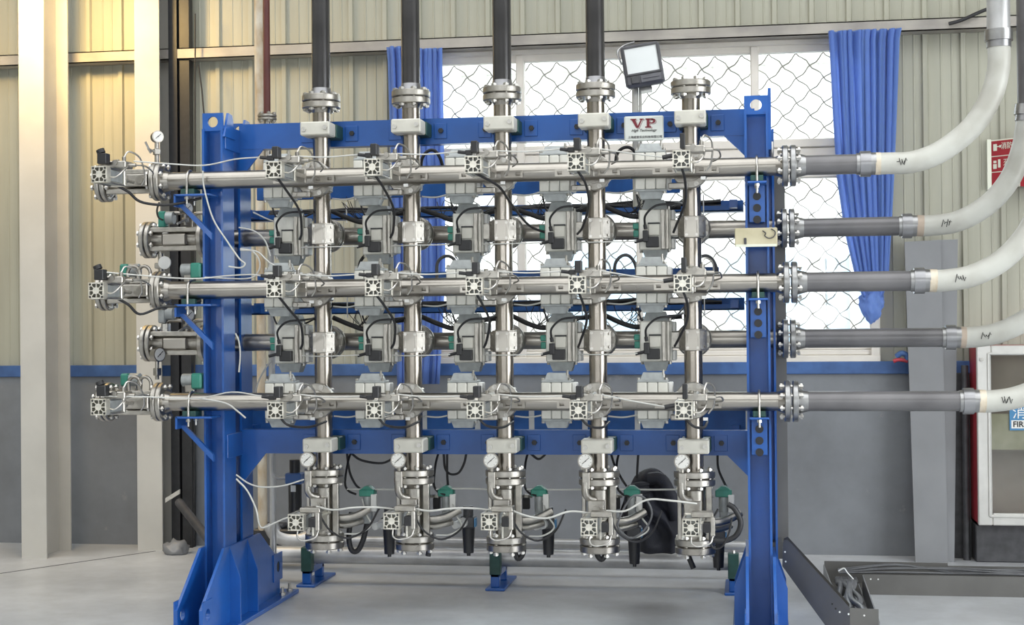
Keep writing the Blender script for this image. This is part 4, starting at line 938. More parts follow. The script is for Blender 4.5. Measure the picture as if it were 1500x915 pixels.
for k in range(3):
    thing('pig_receiver', 'stainless receiver barrel at the left end of the %s front pipe' % ROW[k], 'receiver', (XLF, YF, ZF[k]), [
        ('barrel', s_body), ('rail', s_rail[0]), ('rail', s_rail[1]), ('flange', s_f1, [('bolt_circle', s_b1, None, None, None, 'stuff')]),
        ('end_flange', s_f2, [('bolt_circle', s_b2, None, None, None, 'stuff')]), ('closure_lid', s_f3), ('clamp_block', s_clamp)], 'receivers on the front pipes')
    c = at([145, 140.5, 144][k], [255, 425.5, 596][k], YC)
    ps = cylinder_parts(False, False)
    ps[5] = ('solenoid_coil', MB().cbox(-0.015, 0.03, 0.01, 0.06, 0.05, 0.10, 0.003).cyl((0.0, 0.03, 0.10), (-0.008, 0.03, 0.118), 0.02, 10).mesh('solenoid_coil', 'black'), None, None, 'black solenoid coil')
    thing('pneumatic_cylinder', 'square aluminium air cylinder at the left end of the %s front pipe' % ROW[k], 'air cylinder', c, ps, 'air cylinders on the receivers')
    # cluster of regulators on top of the middle and bottom receivers
    if k > 0:
        for q, (dx, col) in enumerate(((-0.20, 'green'), (0.11, 'green'))):
            pos = Vector((XLF+dx, YF+0.10, ZF[k]+0.105))
            thing('solenoid_valve', 'green-capped solenoid valve %s the %s receiver flange' % (['left of', 'right of'][q], ROW[k]), 'valve', pos, [
                ('coil_cap', MB().cbox(-0.05, -0.005, -0.03, 0.03, -0.03, 0.035, 0.008).mesh('coil_cap', 'green'), None, None, 'green coil cap') if q == 0 else ('coil_cap', MB().cbox(0.02, 0.075, -0.04, 0.03, -0.045, 0.035, 0.008).mesh('coil_cap', 'green'), None, None, 'green coil cap'),
                ('valve_body', MB().cyl((-0.005, 0, 0), (0.045, 0, 0), 0.036, 16).mesh('valve_body', 'act_cap') if q == 0 else MB().cyl((-0.035, 0, 0), (0.02, 0, 0), 0.033, 16).mesh('valve_body', 'act_cap')),
                ('foot', MB().cbox(-0.02, 0.03, -0.02, 0.02, -0.06, -0.02, 0.004).mesh('foot', 'cast'))], 'solenoid valves on the receivers')
        for q in range(2):
            x = XLF-0.15+q*0.055
            pts = [Vector((0.03*math.cos(t)*1.1, 0, 0.04*math.sin(t))) for t in [PI*j/10 for j in range(11)]]
            single('pipe_hoop', MB().tube([Vector((-0.03, 0, -0.04))]+[Vector((-p.x, p.y, p.z)) for p in pts]+[Vector((0.03, 0, -0.04))], 0.009, 10), 'steel', 'curved stainless tube hoop on the %s receiver, %s one' % (ROW[k], ['left', 'right'][q]), 'tube', 'tube hoops on the receivers', loc=(x, YF+0.02, ZF[k]+0.085))
# gauge with needle valve on the top receiver
p = at(231, 200, YF)
gp2 = gauge_parts(0.028, 0)
t = thing('pressure_gauge', 'small grey pressure gauge with a lever valve on top of the top receiver', 'pressure gauge', p, gp2[:3]+[
    ('stem', MB().cyl((0, 0.016, -0.028), (0, 0.016, -0.13), 0.011, 10).cbox(-0.016, 0.016, 0.0, 0.032, -0.09, -0.06, 0.003).mesh('stem', 'cast')),
    ('lever', MB().cyl((-0.015, 0.01, -0.075), (-0.05, 0.0, -0.065), 0.006, 8).cyl((-0.065, -0.005, -0.03), (-0.036, 0.0, -0.085), 0.0055, 8).mesh('lever', 'bolt'))], rot=(0, 0, math.radians(40)))
# rear stations
for k in range(2):
    x1, xs_ = -2.835, -3.115
    z = ZR[k]
    L = x1-xs_
    w = ['upper', 'lower'][k]
    thing('pig_receiver', 'stainless receiver barrel at the left end of the %s rear pipe' % w, 'receiver', (x1, YR, z), [
        ('barrel', MB().cyl((-L, 0, 0), (0.16, 0, 0), 0.05, 28).mesh('barrel', 'cast')),
        ('rail', MB().cbox(-L, 0, -0.06, -0.02, 0.036, 0.062, 0.003).mesh('rail', 'cast')), ('rail', MB().cbox(-L, 0, -0.06, -0.02, -0.062, -0.036, 0.003).mesh('rail', 'cast')),
        ('side_plate', MB().cbox(-0.20, -0.06, -0.064, -0.045, -0.036, 0.030, 0.01).mesh('side_plate', 'steel')),
        ('flange', disc((0, 0, 0), 'x', 0.0, 0.028, FR).mesh('flange', 'cast')),
        ('end_flange', disc((0, 0, 0), 'x', -L-0.005, -L+0.02, FR).mesh('end_flange', 'cast'), [('bolt_circle', flange_bolts(MB(), (-L-0.005, 0, 0), 'x', 0.079, 8, 0.032, ph=PI/8).mesh('bolt_circle', 'bolt'), None, None, None, 'stuff')]),
        ('closure_lid', disc((0, 0, 0), 'x', -L-0.034, -L-0.009, FR).mesh('closure_lid', 'cast'))], 'receivers on the rear pipes')
    g = at([274, 276][k], [305, 461][k], 7.42)
    thing('pressure_gauge', 'pressure gauge with angled dial above the %s rear receiver' % w, 'pressure gauge', g, gauge_parts(0.032, 0.08)[:3]+[
        ('stem', MB().cyl((0, 0.016, -0.032), (0, 0.016, -0.085), 0.010, 10).cbox(-0.015, 0.015, 0.0, 0.032, -0.075, -0.048, 0.003).mesh('stem', 'cast')),
        ('lever', MB().cyl((-0.012, 0.0, -0.06), (-0.075, -0.03, -0.085), 0.006, 8).mesh('lever', 'bolt'))], 'gauges above the rear receivers', rot=(0, 0, math.radians(52)))
    for q in range(2):
        c = at([250, 290][q], [325, 482][k], YR-0.02)
        pts = [Vector((-0.028, 0, -0.06)), Vector((-0.028, 0, 0.02)), Vector((-0.012, 0, 0.043)), Vector((0.03, 0, 0.047)), Vector((0.06, 0, 0.045))]
        single('bent_tube', MB().tube(smooth_path(pts, 5), 0.010, 10), 'steel', 'bent stainless tube on the %s rear receiver, %s one' % (w, ['left', 'right'][q]), 'tube', 'bent tubes on the rear receivers', loc=c)
    c = at(239, [322, 462][k], YR-0.03)
    thing('solenoid_valve', 'green-capped solenoid valve on the %s rear receiver' % w if k == 0 else 'grey solenoid valve on the lower rear receiver', 'valve', c, [
        ('coil_cap', MB().cbox(-0.02, 0.02, -0.025, 0.025, -0.04, 0.045, 0.006).mesh('coil_cap', 'green' if k == 0 else 'act_cap')), ('valve_body', MB().cyl((0.02, 0, 0.01), (0.06, 0, 0.01), 0.034, 16).mesh('valve_body', 'act_cap')),
        ('foot', MB().cbox(0.0, 0.035, -0.02, 0.02, -0.10, -0.04, 0.004).mesh('foot', 'bolt'))], 'solenoid valves on the rear receivers')
    c = at(230, [395, 527][k]-10, YR-0.04)
    if k == 0:
        thing('drain_valve', 'small steel drain valve with white disc under the upper rear receiver', 'valve', at(236, 385, YR-0.04), [
            ('body', MB().cyl((0, 0, -0.06), (0, 0, 0.05), 0.016, 12).cbox(-0.03, 0.03, -0.02, 0.02, -0.03, 0.0, 0.004).mesh('body', 'cast')),
            ('disc', MB().cyl((0.03, -0.03, 0.0), (0.03, -0.02, 0.0), 0.034, 20).mesh('disc', 'white'))])
    else:
        thing('pressure_gauge', 'round steel pressure gauge under the lower rear receiver', 'pressure gauge', at(233, 519, 7.395), gauge_parts(0.037, 0)[:3]+[
            ('stem', MB().cyl((0, 0.016, -0.037), (0, 0.016, -0.13), 0.011, 10).cbox(-0.016, 0.016, 0.0, 0.032, -0.11, -0.07, 0.003).mesh('stem', 'cast'))], rot=(0, 0, math.radians(62)))
# ================================================================ air tubes and cables
def V3(*a): return Vector(a)
ORDN = ORD
# pale air tubes chaining the front cylinders
for k in range(3):
    for i in range(5):
        zt = ZF[k]-0.012
        end = V3(VX[i]-0.018-0.074, YC+0.035, zt+(0.062 if i < 4 else 0.012))
        if i == 0:
            st = [at(196, 236, 6.66), at(250, 240, 6.7), at(300, 242, 6.72), at(345, 233, 6.68)] if k == 0 else ([at(150, 398, 6.62), at(205, 403, 6.7), at(280, 408, 6.72), at(330, 404, 6.72), at(365, 402, 6.65)] if k == 1 else [at(150, 580, 6.62), at(215, 581, 6.7), at(290, 583, 6.75), at(340, 574, 6.7)])
            pts = st+[end]; nm = 'the %s receiver to the leftmost cylinder' % ROW[k]
        else:
            a = V3(VX[i-1]+0.05, YC+0.09, zt+0.070); mid = (a+end)/2-V3(0, 0, 0.008 if i < 4 else 0.002)
            pts = [a, mid, end]; nm = 'the %s row from the %s to the %s cylinder' % (ROW[k], ORD[i-1], ORD[i])
        cable('air_tube', pts, 0.0036, 'tube', 'pale air tube along ' + nm if i else 'pale air tube from ' + nm, 'air tube', 'air tubes along the front cylinders')
# tubes along the rear rows
for k in range(2):
    for i in range(4):
        z = ZR[k]-0.066
        pts = [V3(VX[i]-0.10, 7.27, z), V3(VX[i], 7.215, z-0.002), V3(VX[i]+0.14, 7.25, z+0.0), V3(VX[i+1]-0.27, 7.27, z+0.002)]
        cable('air_tube', pts, 0.0034, 'tube', 'pale air tube along the %s rear row from the %s to the %s valve' % (['upper', 'lower'][k], ORD[i], ORD[i+1]), 'air tube', 'air tubes along the rear valves')
# black control cables dropping from the front cylinders
for k in range(3):
    for i in range(5):
        zt = ZF[k]-0.012; jx = random.uniform(-0.012, 0.012)
        s0 = V3(VX[i]-0.018, YC+0.06, zt-0.034)
        if k < 2:
            if i == 2 and k == 0:
                pts = [s0, V3(VX[i]+0.06, 6.80, zt-0.08), V3(VX[i]+0.09, 7.0, zt-0.15), V3(VX[i]+0.14, 7.22, zt-0.235), V3(VX[i]+0.22, 7.36, zt-0.27)]
            else:
                pts = [s0, V3(VX[i]+0.0+jx, 6.72, zt-0.085), V3(VX[i]-0.01+jx, 6.95, zt-0.16), V3(VX[i]-0.06+jx, 7.15, zt-0.25), V3(VX[i]-0.085, 7.19, zt-0.285)]
        else:
            pts = [s0, V3(VX[i]+0.02, 6.66, zt-0.075), V3(VX[i]+0.06, 6.85, zt-0.095), V3(VX[i]+0.02+0.05, 7.1, zt-0.085)]
        cable('control_cable', pts, 0.0062, 'rubber', 'black cable dropping from the %s row cylinder at the %s vertical pipe' % (ROW[k], ORD[i]), 'cable', 'cables under the front cylinders')
# cables from the rear actuators' connectors up to the trays
for k in range(2):
    for i in range(5):
        z = ZR[k]
        a = V3(VX[i]-0.228, 7.28, z+0.014)
        pts = [a, V3(VX[i]-0.222, 7.25, z+0.06), V3(VX[i]-0.17, 7.24, z+0.105), V3(VX[i]-0.09, 7.28, z+0.115), V3(VX[i]-0.05, 7.44, z+0.13)]
        cable('connector_cable', pts, 0.0055, 'rubber', 'black cable arching over the %s rear actuator at the %s vertical pipe' % (['upper', 'lower'][k], ORD[i]), 'cable', 'cables over the rear actuators')
        # harness sagging behind, from pipe to pipe
        if i < 4:
            s_ = random.uniform(-0.01, 0.01)
            pts = [V3(VX[i]+0.02, 7.42, z+0.125), V3(VX[i]+0.12, 7.40, z+0.085+s_), V3(VX[i]+0.20, 7.40, z+0.065), V3(VX[i]+0.30, 7.46, z+0.10-s_), V3(VX[i]+0.40, 7.50, z+0.115)]
            cable('wire_harness', pts, 0.0125, 'rubber', 'thick black wire harness sagging above the %s rear pipe after the %s vertical pipe' % (['upper', 'lower'][k], ORD[i]), 'cable harness', 'harnesses above the rear pipes', n=8)
            mb = MB(); c = V3(VX[i]+0.17, 7.44, z+0.075)
            for q in range(9):
                d = V3(random.uniform(-0.10, 0.11), random.uniform(0.0, 0.08), random.uniform(0.06, 0.12)); b = V3(random.uniform(-0.04, 0.04), 0, random.uniform(-0.01, 0.02))
                mb.tube(smooth_path([b, b+d*0.5+V3(random.uniform(-.02, .02), 0, random.uniform(-.02, .01)), b+d], 4), 0.0022, 4)
            o = single('wire_fan', mb, 'rubber', 'spray of thin dark wires above the %s rear pipe after the %s vertical pipe' % (['upper', 'lower'][k], ORD[i]), 'wires', 'wire sprays above the rear pipes', loc=c)
            o['kind'] = 'stuff'
        # extra lead from actuator to tray
        pts = [V3(VX[i]-0.27, 7.30, ZF[k]-0.09), V3(VX[i]-0.25, 7.32, ZF[k]-0.17), V3(VX[i]-0.20, 7.34, ZF[k]-0.205), V3(VX[i]-0.10, 7.40, ZF[k]-0.16), V3(VX[i]-0.05, 7.60, ZF[k]-0.10)]
        cable('actuator_lead', pts, 0.0048, 'rubber', 'thin black lead hanging under the %s front actuator at the %s vertical pipe' % (ROW[k], ORD[i]), 'cable', 'leads under the front actuators')
# white air tubes joining front actuators
for k in range(3):
    for i in range(4):
        pts = [V3(VX[i]+0.045, 7.33, ZF[k]-0.085), V3(VX[i]+0.12, 7.33, ZF[k]-0.09), V3(VX[i]+0.20, 7.30, ZF[k]-0.075)]
        cable('air_tube', pts, 0.0048, 'tube', 'short pale air tube under the %s front pipe right of the %s vertical pipe' % (ROW[k], ORD[i]), 'air tube', 'short tubes under the front pipes')
        e = [V3(VX[i+1]-0.21, 7.2, ZF[k]-0.14), V3(VX[i+1]-0.20, 7.2, ZF[k]-0.165)]
# arched leads over the trays
AR = [(632, 240, 20, 'rubber', 0), (918, 232, 16, 'rubber', 0), (541, 392, 20, 'rubber', 1), (655, 390, 15, 'cable_grey', 1), (916, 392, 18, 'cable_grey', 1), (1033, 392, 17, 'cable_grey', 1)]
for q, (x, y, h, mm, k) in enumerate(AR):
    c = at(x, y, 7.62); s_ = h/287.0
    pts = [c+V3(-0.055, 0, -0.06), c+V3(-0.052, 0, s_*0.3), c+V3(-0.02, 0, s_*0.95), c+V3(0.02, 0, s_*0.95), c+V3(0.052, 0, s_*0.2), c+V3(0.062, 0.03, -0.07)]
    cable('arched_cable', pts, 0.0085, mm, 'arched cable loop above the %s blue tray %s vertical pipe' % (['upper', 'middle'][k], ['right of the second-left', 'left of the rightmost', 'left of the second-left', 'left of the middle', 'left of the rightmost', 'right of the rightmost'][q]), 'cable', 'arched cables on the trays', n=8)
# clear tubes beside the left post
LT = [([(297, 250), (299, 275), (312, 320), (332, 352), (350, 378), (359, 386), (352, 392), (335, 390)], 7.03, 'clear tube dropping from the top front pipe across the left post'),
      ([(371, 311), (395, 322), (420, 330)], 7.38, 'clear tube running right from the left rear post below the top pipe'),
      ([(350, 333), (372, 338), (388, 352), (396, 375)], 7.2, 'upper clear tube looping right of the left post'),
      ([(352, 364), (370, 368), (380, 382), (378, 398), (362, 408), (300, 406)], 7.15, 'round clear tube loop above the middle front pipe'),
      ([(352, 366), (376, 368), (392, 382), (404, 390)], 7.1, 'clear tube curving to the middle row leftmost cylinder'),
      ([(370, 600), (378, 560), (392, 535), (398, 528)], 7.5, 'clear tube rising steeply behind the left rear post'),
      ([(345, 488), (350, 500), (352, 520), (350, 545)], 7.12, 'short clear tube hanging between the left posts'),
      ([(292, 583), (330, 590), (348, 602), (360, 612)], 6.95, 'clear tube crossing the bottom front pipe by the left post'),
      ([(346, 695), (365, 708), (385, 713), (415, 711), (445, 702)], 7.15, 'clear tube sagging from the left post to the leftmost launcher'),
      ([(346, 701), (362, 718), (375, 745), (380, 768), (388, 772), (415, 760), (450, 748)], 6.9, 'white tube hanging from the left post to the leftmost launcher cylinder')]
for pts, Y, lab in LT:
    cable('air_tube', [at(x, y, Y) for x, y in pts], 0.0044, 'tube', lab, 'air tube', 'clear tubes by the left post')
# cables on the left receivers
for k, ys in enumerate(((275, 300), (440, 450), (605, 610))):
    if k < 2:
        pts = [at(170, ys[0]-4, 6.85), at(188, ys[0]+6, 6.9), at(205, ys[0]+20, 6.95), at(235, ys[1], 7.0), at(262, ys[1]-2, 7.05), at(295, ys[1]-10, 7.1)]
        cable('receiver_cable', pts, 0.007, 'rubber', 'black cable drooping under the %s receiver' % ROW[k], 'cable', 'cables on the receivers')
cable('receiver_cable', [at(233, 297, 7.0), at(230, 308, 7.1), at(232, 318, 7.3), at(238, 322, 7.44)], 0.005, 'rubber', 'short black cable down to the green valve of the upper rear receiver', 'cable', 'cables on the receivers')
# tubes along the launchers
for i in range(4):
    a, b = VX[i], VX[i+1]; z = 0.668+0.004*i
    cable('air_tube', [V3(a+0.09, 7.40, z), V3(a+0.23, 7.42, z+random.uniform(-.006, .006)), V3(b-0.08, 7.38, z+0.004)], 0.005, 'tube', 'straight pale air tube between the %s and %s launcher barrels' % (ORD[i], ORD[i+1]), 'air tube', 'straight tubes between the launchers')
    w = [0.0, 0.0, -0.035, 0.03][i]
    z0, z1 = 0.638+[0, 0, 0, -0.005][i], 0.638+[0, 0, -0.01, 0.045][i]
    cable('air_tube', [V3(a+0.07, 6.92, z0), V3(a+0.16, 6.90, z0-0.012+w*0.5), V3(a+0.26, 6.90, (z0+z1)/2+w), V3(b-0.10, 6.92, z1), V3(b+0.02, 6.98, z1-0.02)], 0.0052, 'tube', 'wavy pale air tube passing in front of the %s and %s launchers' % (ORD[i], ORD[i+1]), 'air tube', 'wavy tubes in front of the launchers')
    cable('launcher_cable', [V3(a+0.09, 6.93, 0.585), V3(a+0.13, 6.95, 0.52), V3(a+0.20, 7.0, 0.478), V3(a+0.27, 7.1, 0.51), V3(a+0.31, 7.2, 0.60)], 0.0052, 'rubber', 'black cable looping right of the %s launcher' % ORD[i], 'cable', 'cable loops on the launchers')
    cable('launcher_cable', [V3(a+0.17, 7.40, 0.62), V3(a+0.20, 7.36, 0.55), V3(a+0.24, 7.3, 0.50), V3(a+0.19, 7.26, 0.465), V3(a+0.13, 7.2, 0.47)], 0.0045, 'tube', 'grey lead hanging from the green valve by the %s launcher' % ORD[i], 'cable', 'leads on the launchers')
    cable('valve_cable', [V3(a+0.14, 7.39, 0.645), V3(a+0.10, 7.40, 0.66), V3(a+0.075, 7.42, 0.70), V3(a+0.07, 7.5, 0.80), V3(a+0.08, 7.55, 0.86)], 0.006, 'rubber', 'black cable from the crossbeam to the green valve by the %s launcher' % ORD[i], 'cable', 'cables to the green valves')
# the ring of cable beside the fourth and rightmost launchers
cable('launcher_cable', [at(x, y, 7.0) for x, y in ((912, 790-8), (905, 765), (925, 728), (945, 730), (955, 752), (945, 775), (925, 788), (908, 778))], 0.0055, 'cable_grey', 'round grey cable loop hanging beside the second-right launcher', 'cable', 'cable loops on the launchers')
cable('launcher_cable', [at(x, y, 7.05) for x, y in ((1040, 790), (1060, 792), (1078, 784), (1085, 765), (1076, 745), (1066, 738))], 0.013, 'rubber', 'thick black hose bending round the right of the rightmost launcher', 'hose', 'cable loops on the launchers', n=8)
cable('launcher_cable', [at(x, y, 7.0) for x, y in ((1052, 745), (1042, 765), (1040, 790), (1046, 803), (1058, 800), (1068, 780), (1072, 758))], 0.0055, 'rubber', 'thin black cable loop beside the rightmost launcher', 'cable', 'cable loops on the launchers')
# rubber hoses hanging below the launchers
for i, (pts, lab) in enumerate((([(515, 750), (511, 785), (515, 805), (524, 806), (532, 790), (538, 765)], 'black rubber U-hose hanging right of the leftmost launcher'),
                 ([(632, 792), (629, 803), (627, 814)], 'short black rubber hose end under the second-left launcher'),
                 ([(757, 790), (754, 806), (759, 818), (766, 810), (767, 792)], 'black rubber loop under the middle launcher'),
                 ([(877, 800), (875, 812), (881, 819), (887, 811), (886, 797)], 'black rubber loop under the second-right launcher'),
                 ([(1005, 805), (1010, 818), (1016, 832)], 'short black rubber hose end under the rightmost launcher'))):
    cable('rubber_hose', [at(x, y, 7.42) for x, y in pts], 0.014, 'rubber', lab, 'hose', 'rubber hoses under the launchers', n=10)
# cable coils hanging below the lower crossbeam
BL = [([(508, 662), (512, 690), (520, 708), (528, 716)], 'black cable hanging from the lower beam right of the leftmost clamp'),
      ([(515, 664), (530, 674), (560, 678), (580, 668), (592, 663)], 'black cable coil sagging under the lower beam between the leftmost and second-left clamps'),
      ([(650, 664), (652, 685), (660, 694), (672, 692), (680, 678), (683, 664)], 'black cable loop hanging under the lower beam right of the second-left clamp'),
      ([(655, 664), (655, 690), (656, 708), (657, 714)], 'straight black cable hanging under the lower beam to the green valve'),
      ([(776, 663), (788, 672), (796, 668), (800, 663)], 'small black cable loop under the lower beam right of the middle clamp'),
      ([(935, 664), (934, 680), (933, 700)], 'thin black cable hanging down behind the black jacket'),
      ([(1051, 664), (1052, 685), (1060, 705), (1068, 720)], 'black cable hanging from the lower beam to the rightmost green valve'),
      ([(895, 664), (900, 680), (910, 700), (918, 712)], 'black cable hanging from the lower beam right of the second-right clamp')]
for pts, lab in BL:
    cable('hanging_cable', [at(x, y, 7.52) for x, y in pts], 0.0065, 'rubber', lab, 'cable', 'cables under the lower beam')
# ================================================================ curtains
def curtain(name, label, rows, Y, nf, amp, group):
    """rows: list of (z, x_left, x_right); folds run down the cloth"""
    vs, fs = [], []; n = nf*10; rr = []
    for a, b in zip(rows[:-1], rows[1:]):
        for j in range(6): rr.append(tuple(a[q]+(b[q]-a[q])*j/6 for q in range(3)))
    rr.append(rows[-1])
    for z, x0, x1 in rr:
        for i in range(n+1):
            u = i/n; k = (x1-x0)/(rows[0][2]-rows[0][1])
            ph = (u+0.018*math.sin(u*23+1.0)+0.012*math.sin(u*41))*nf*2*PI
            off = amp*(math.sin(ph)+0.35*math.sin(ph*1.7+1.3+z*0.6)+0.25*math.sin(ph*0.37+z))
            vs.append(Vector((x0+(x1-x0)*u+0.010*math.sin(ph*2+z*1.2), off*(0.7+0.45*min(1, k)), z)))
    c = Vector(((rows[0][1]+rows[0][2])/2, Y, rows[0][0]))
    vs = [v-Vector((c.x, 0, c.z)) for v in vs]; W_ = n+1
    for j in range(len(rr)-1):
        for i in range(n): fs.append((j*W_+i, j*W_+i+1, (j+1)*W_+i+1, (j+1)*W_+i))
    me = bpy.data.meshes.new(name); me.from_pydata(vs, [], fs); me.materials.append(MT['curtain'])
    for p in me.polygons: p.use_smooth = True
    o = link(name, me, None, c); md = o.modifiers.new('thickness', 'SOLIDIFY'); md.thickness = 0.003
    return tag(o, label, 'curtain', group)
YCU = 9.675
def cr(pts): return [(at((a+b)/2, y, YCU).z, at(a, y, YCU).x, at(b, y, YCU).x) for y, a, b in pts]
curtain('curtain', 'blue curtain gathered at the right of the window, tied into a knot', cr([(44, 1214, 1318), (60, 1215, 1315), (160, 1221, 1312), (260, 1228, 1309), (340, 1240, 1306), (400, 1254, 1302), (436, 1266, 1292)]), YCU, 12, 0.022, 'blue curtains')
# the knot and tail under the right curtain
bm = bmesh.new(); bmesh.ops.create_icosphere(bm, subdivisions=4, radius=1.0)
for v in bm.verts:
    q = noise.noise(v.co*2.3+Vector((3, 1, 0)))*0.35+noise.noise(Vector((v.co.x*7, v.co.y*7, v.co.z*2)))*0.22
    taper = 1.0-0.35*(-v.co.z)
    v.co = Vector((v.co.x*0.068*(1+q)*taper, v.co.y*0.06*(1+q), v.co.z*0.105*(1+q*0.4)))
me = bpy.data.meshes.new('knot'); bm.to_mesh(me); bm.free(); me.materials.append(MT['curtain'])
for p in me.polygons: p.use_smooth = True
kn = bpy.data.objects['curtain']; k_o = link('knot', me, kn, at(1277, 449, YCU)-kn.location)
curtain('curtain', 'blue curtain hanging left of the window behind the second-left vertical pipe', cr([(68, 568, 612), (90, 570, 612), (200, 573, 616), (320, 575, 622), (450, 578, 630), (565, 582, 618)]), YCU, 5, 0.02, 'blue curtains')
curtain('curtain', 'blue curtain panel over the left edge of the window glass', cr([(72, 612, 648), (100, 612, 648), (250, 618, 650), (400, 622, 652), (562, 612, 645)]), YCU-0.02, 5, 0.016, 'blue curtains')

# ================================================================ name plate, card, floodlight
p = at(943, 188, 7.26)
pw, ph_ = 0.200, 0.128
NP = link('name_plate', None, None, p); NP.rotation_euler = (0, 0, 0)
tag(NP, 'white name plate with red VP lettering on the upper crossbeam', 'sign')
link('plate', MB().cbox(-pw/2, pw/2, 0, 0.012, -ph_/2, ph_/2, 0.006).mesh('plate', 'plate'), NP)
link('standoff', MB().box(-0.06, 0.06, 0.012, 0.16, -0.02, 0.02).mesh('standoff', 'dgrey'), NP)
def letters(parent, s, size, m, x, z, y=-0.0012, depth=0.0008, shear=0.0, bold=0.0, name='lettering', sx=1.0, rot=None):
    me = text_mesh(s, size, depth, m, shear, 'CENTER', bold)
    o = link(name, me, parent, (x, y, z), rot or (PI/2, 0, 0)); o.scale = (sx, 1, 1); return o
# slab-serif V and P drawn as solid strokes with an outline shadow to the right
def VPmesh(dx, dz):
    mb = MB(); y0, y1 = -0.0014, 0.0002
    P_ = lambda poly: mb.prism([(a*1.16+dx, b*1.12-0.004+dz) for a, b in poly], 'y', y0, y1)
    P_([(-0.058, 0.048), (-0.032, 0.048), (-0.032, 0.043), (-0.058, 0.043)]); P_([(-0.018, 0.048), (0.0, 0.048), (0.0, 0.043), (-0.018, 0.043)])
    P_([(-0.053, 0.044), (-0.037, 0.044), (-0.024, 0.012), (-0.033, 0.006)]); P_([(-0.013, 0.044), (-0.006, 0.044), (-0.022, 0.006), (-0.033, 0.006), (-0.028, 0.012)])
    P_([(0.008, 0.048), (0.040, 0.048), (0.040, 0.042), (0.008, 0.042)]); P_([(0.013, 0.044), (0.026, 0.044), (0.026, 0.010), (0.013, 0.010)]); P_([(0.006, 0.012), (0.033, 0.012), (0.033, 0.006), (0.006, 0.006)])
    P_([(0.038, 0.048), (0.050, 0.044), (0.052, 0.036), (0.050, 0.029), (0.040, 0.025), (0.026, 0.025), (0.026, 0.030), (0.037, 0.030), (0.041, 0.036), (0.037, 0.042), (0.030, 0.042)])
    return mb.mesh('logo_letters', 'logored')
link('logo_shadow', VPmesh(0.0045, -0.0035), NP, (0, 0.0006, 0))
wl = VPmesh(0.0024, -0.0018); wl.materials[0] = MT['plate']; link('logo_gap', wl, NP, (0, 0.0002, 0))
link('logo_letters', VPmesh(0, 0), NP, (0, -0.0004, 0))
letters(NP, 'High Technology', 0.0185, 'ink', 0.0, -0.010, shear=0.45)
letters(NP, '上海威普实业科技有限公司', 0.0145, 'dgrey', 0.006, -0.044)
NP.scale = (0.96, 1, 0.96)
# pole and floodlight
pp = at(931, 200, 7.66)
single('lamp_pole', MB().cyl((0, 0, 2.10), (0, 0, at(931, 120, 7.66).z), 0.017, 16).cyl((0.026, 0, 2.10), (0.026, 0, at(931, 125, 7.66).z), 0.008, 10), 'cream', 'pale square pole behind the name plate carrying the floodlight', 'pole', loc=(pp.x, 7.66, 0))
c = at(941, 93, 7.58)
FL = link('floodlight', None, None, c, (math.radians(-6), math.radians(-8.5), math.radians(4)))
tag(FL, 'grey floodlight with white glass tilted above the crossbeam', 'floodlight')
link('housing', MB().cbox(-0.100, 0.100, 0, 0.05, -0.112, 0.108, 0.014).mesh('housing', 'lampcase'), FL)
link('lens', MB().box(-0.081, 0.081, -0.004, 0.002, -0.046, 0.086).mesh('lens', 'lens'), FL)
link('bezel', MB().box(-0.090, -0.081, -0.008, 0.002, -0.055, 0.095).box(0.081, 0.090, -0.008, 0.002, -0.055, 0.095).box(-0.081, 0.081, -0.008, 0.002, 0.086, 0.095).box(-0.081, 0.081, -0.008, 0.002, -0.055, -0.046).mesh('bezel', 'dgrey'), FL)
link('driver_box', MB().cbox(-0.070, -0.028, -0.012, 0.004, -0.100, -0.060, 0.003).mesh('driver_box', 'dgrey'), FL)
link('fin_cover', MB().cbox(-0.022, 0.086, -0.008, 0.004, -0.100, -0.060, 0.003).cbox(-0.010, 0.076, -0.012, 0.004, -0.082, -0.076, 0.002).mesh('fin_cover', 'lampcase'), FL)
link('mount_bracket', MB().tube(smooth_path([(-0.104, 0.03, 0.02), (-0.115, 0.04, 0.09), (-0.08, 0.06, 0.125), (-0.02, 0.06, 0.135)], 5), 0.006, 6).box(-0.03, 0.03, 0.05, 0.10, -0.13, -0.02).mesh('mount_bracket', 'flange_grey'), FL)
# worn yellowish card hung on the right post
c = at(1107.5, 348, 7.05)
CD = link('tag_card', None, None, c); tag(CD, 'worn yellowish instruction card with hanging wire on the right blue post', 'card')
link('card', MB().cbox(-0.098, 0.098, 0, 0.016, -0.042, 0.046, 0.003).mesh('card', 'paper'), CD)
link('paper_strip', MB().box(-0.094, 0.094, -0.0012, 0, -0.042, -0.030).mesh('paper_strip', 'signedge'), CD)
link('clip', MB().cbox(-0.056, -0.044, -0.006, 0, -0.030, 0.0, 0.002).mesh('clip', 'dgrey'), CD)
link('wire_loop', MB().tube(smooth_path([(0.03, -0.004, 0.032), (0.045, -0.006, 0.02), (0.04, -0.005, 0.008), (0.06, -0.005, -0.004), (0.082, -0.005, 0.004), (0.088, -0.004, 0.026), (0.07, -0.004, 0.04)], 4), 0.0026, 5).mesh('wire_loop', 'dgrey'), CD)
link('hanger', MB().box(-0.05, 0.05, 0.016, 0.115, -0.01, 0.01).mesh('hanger', 'dgrey'), CD)

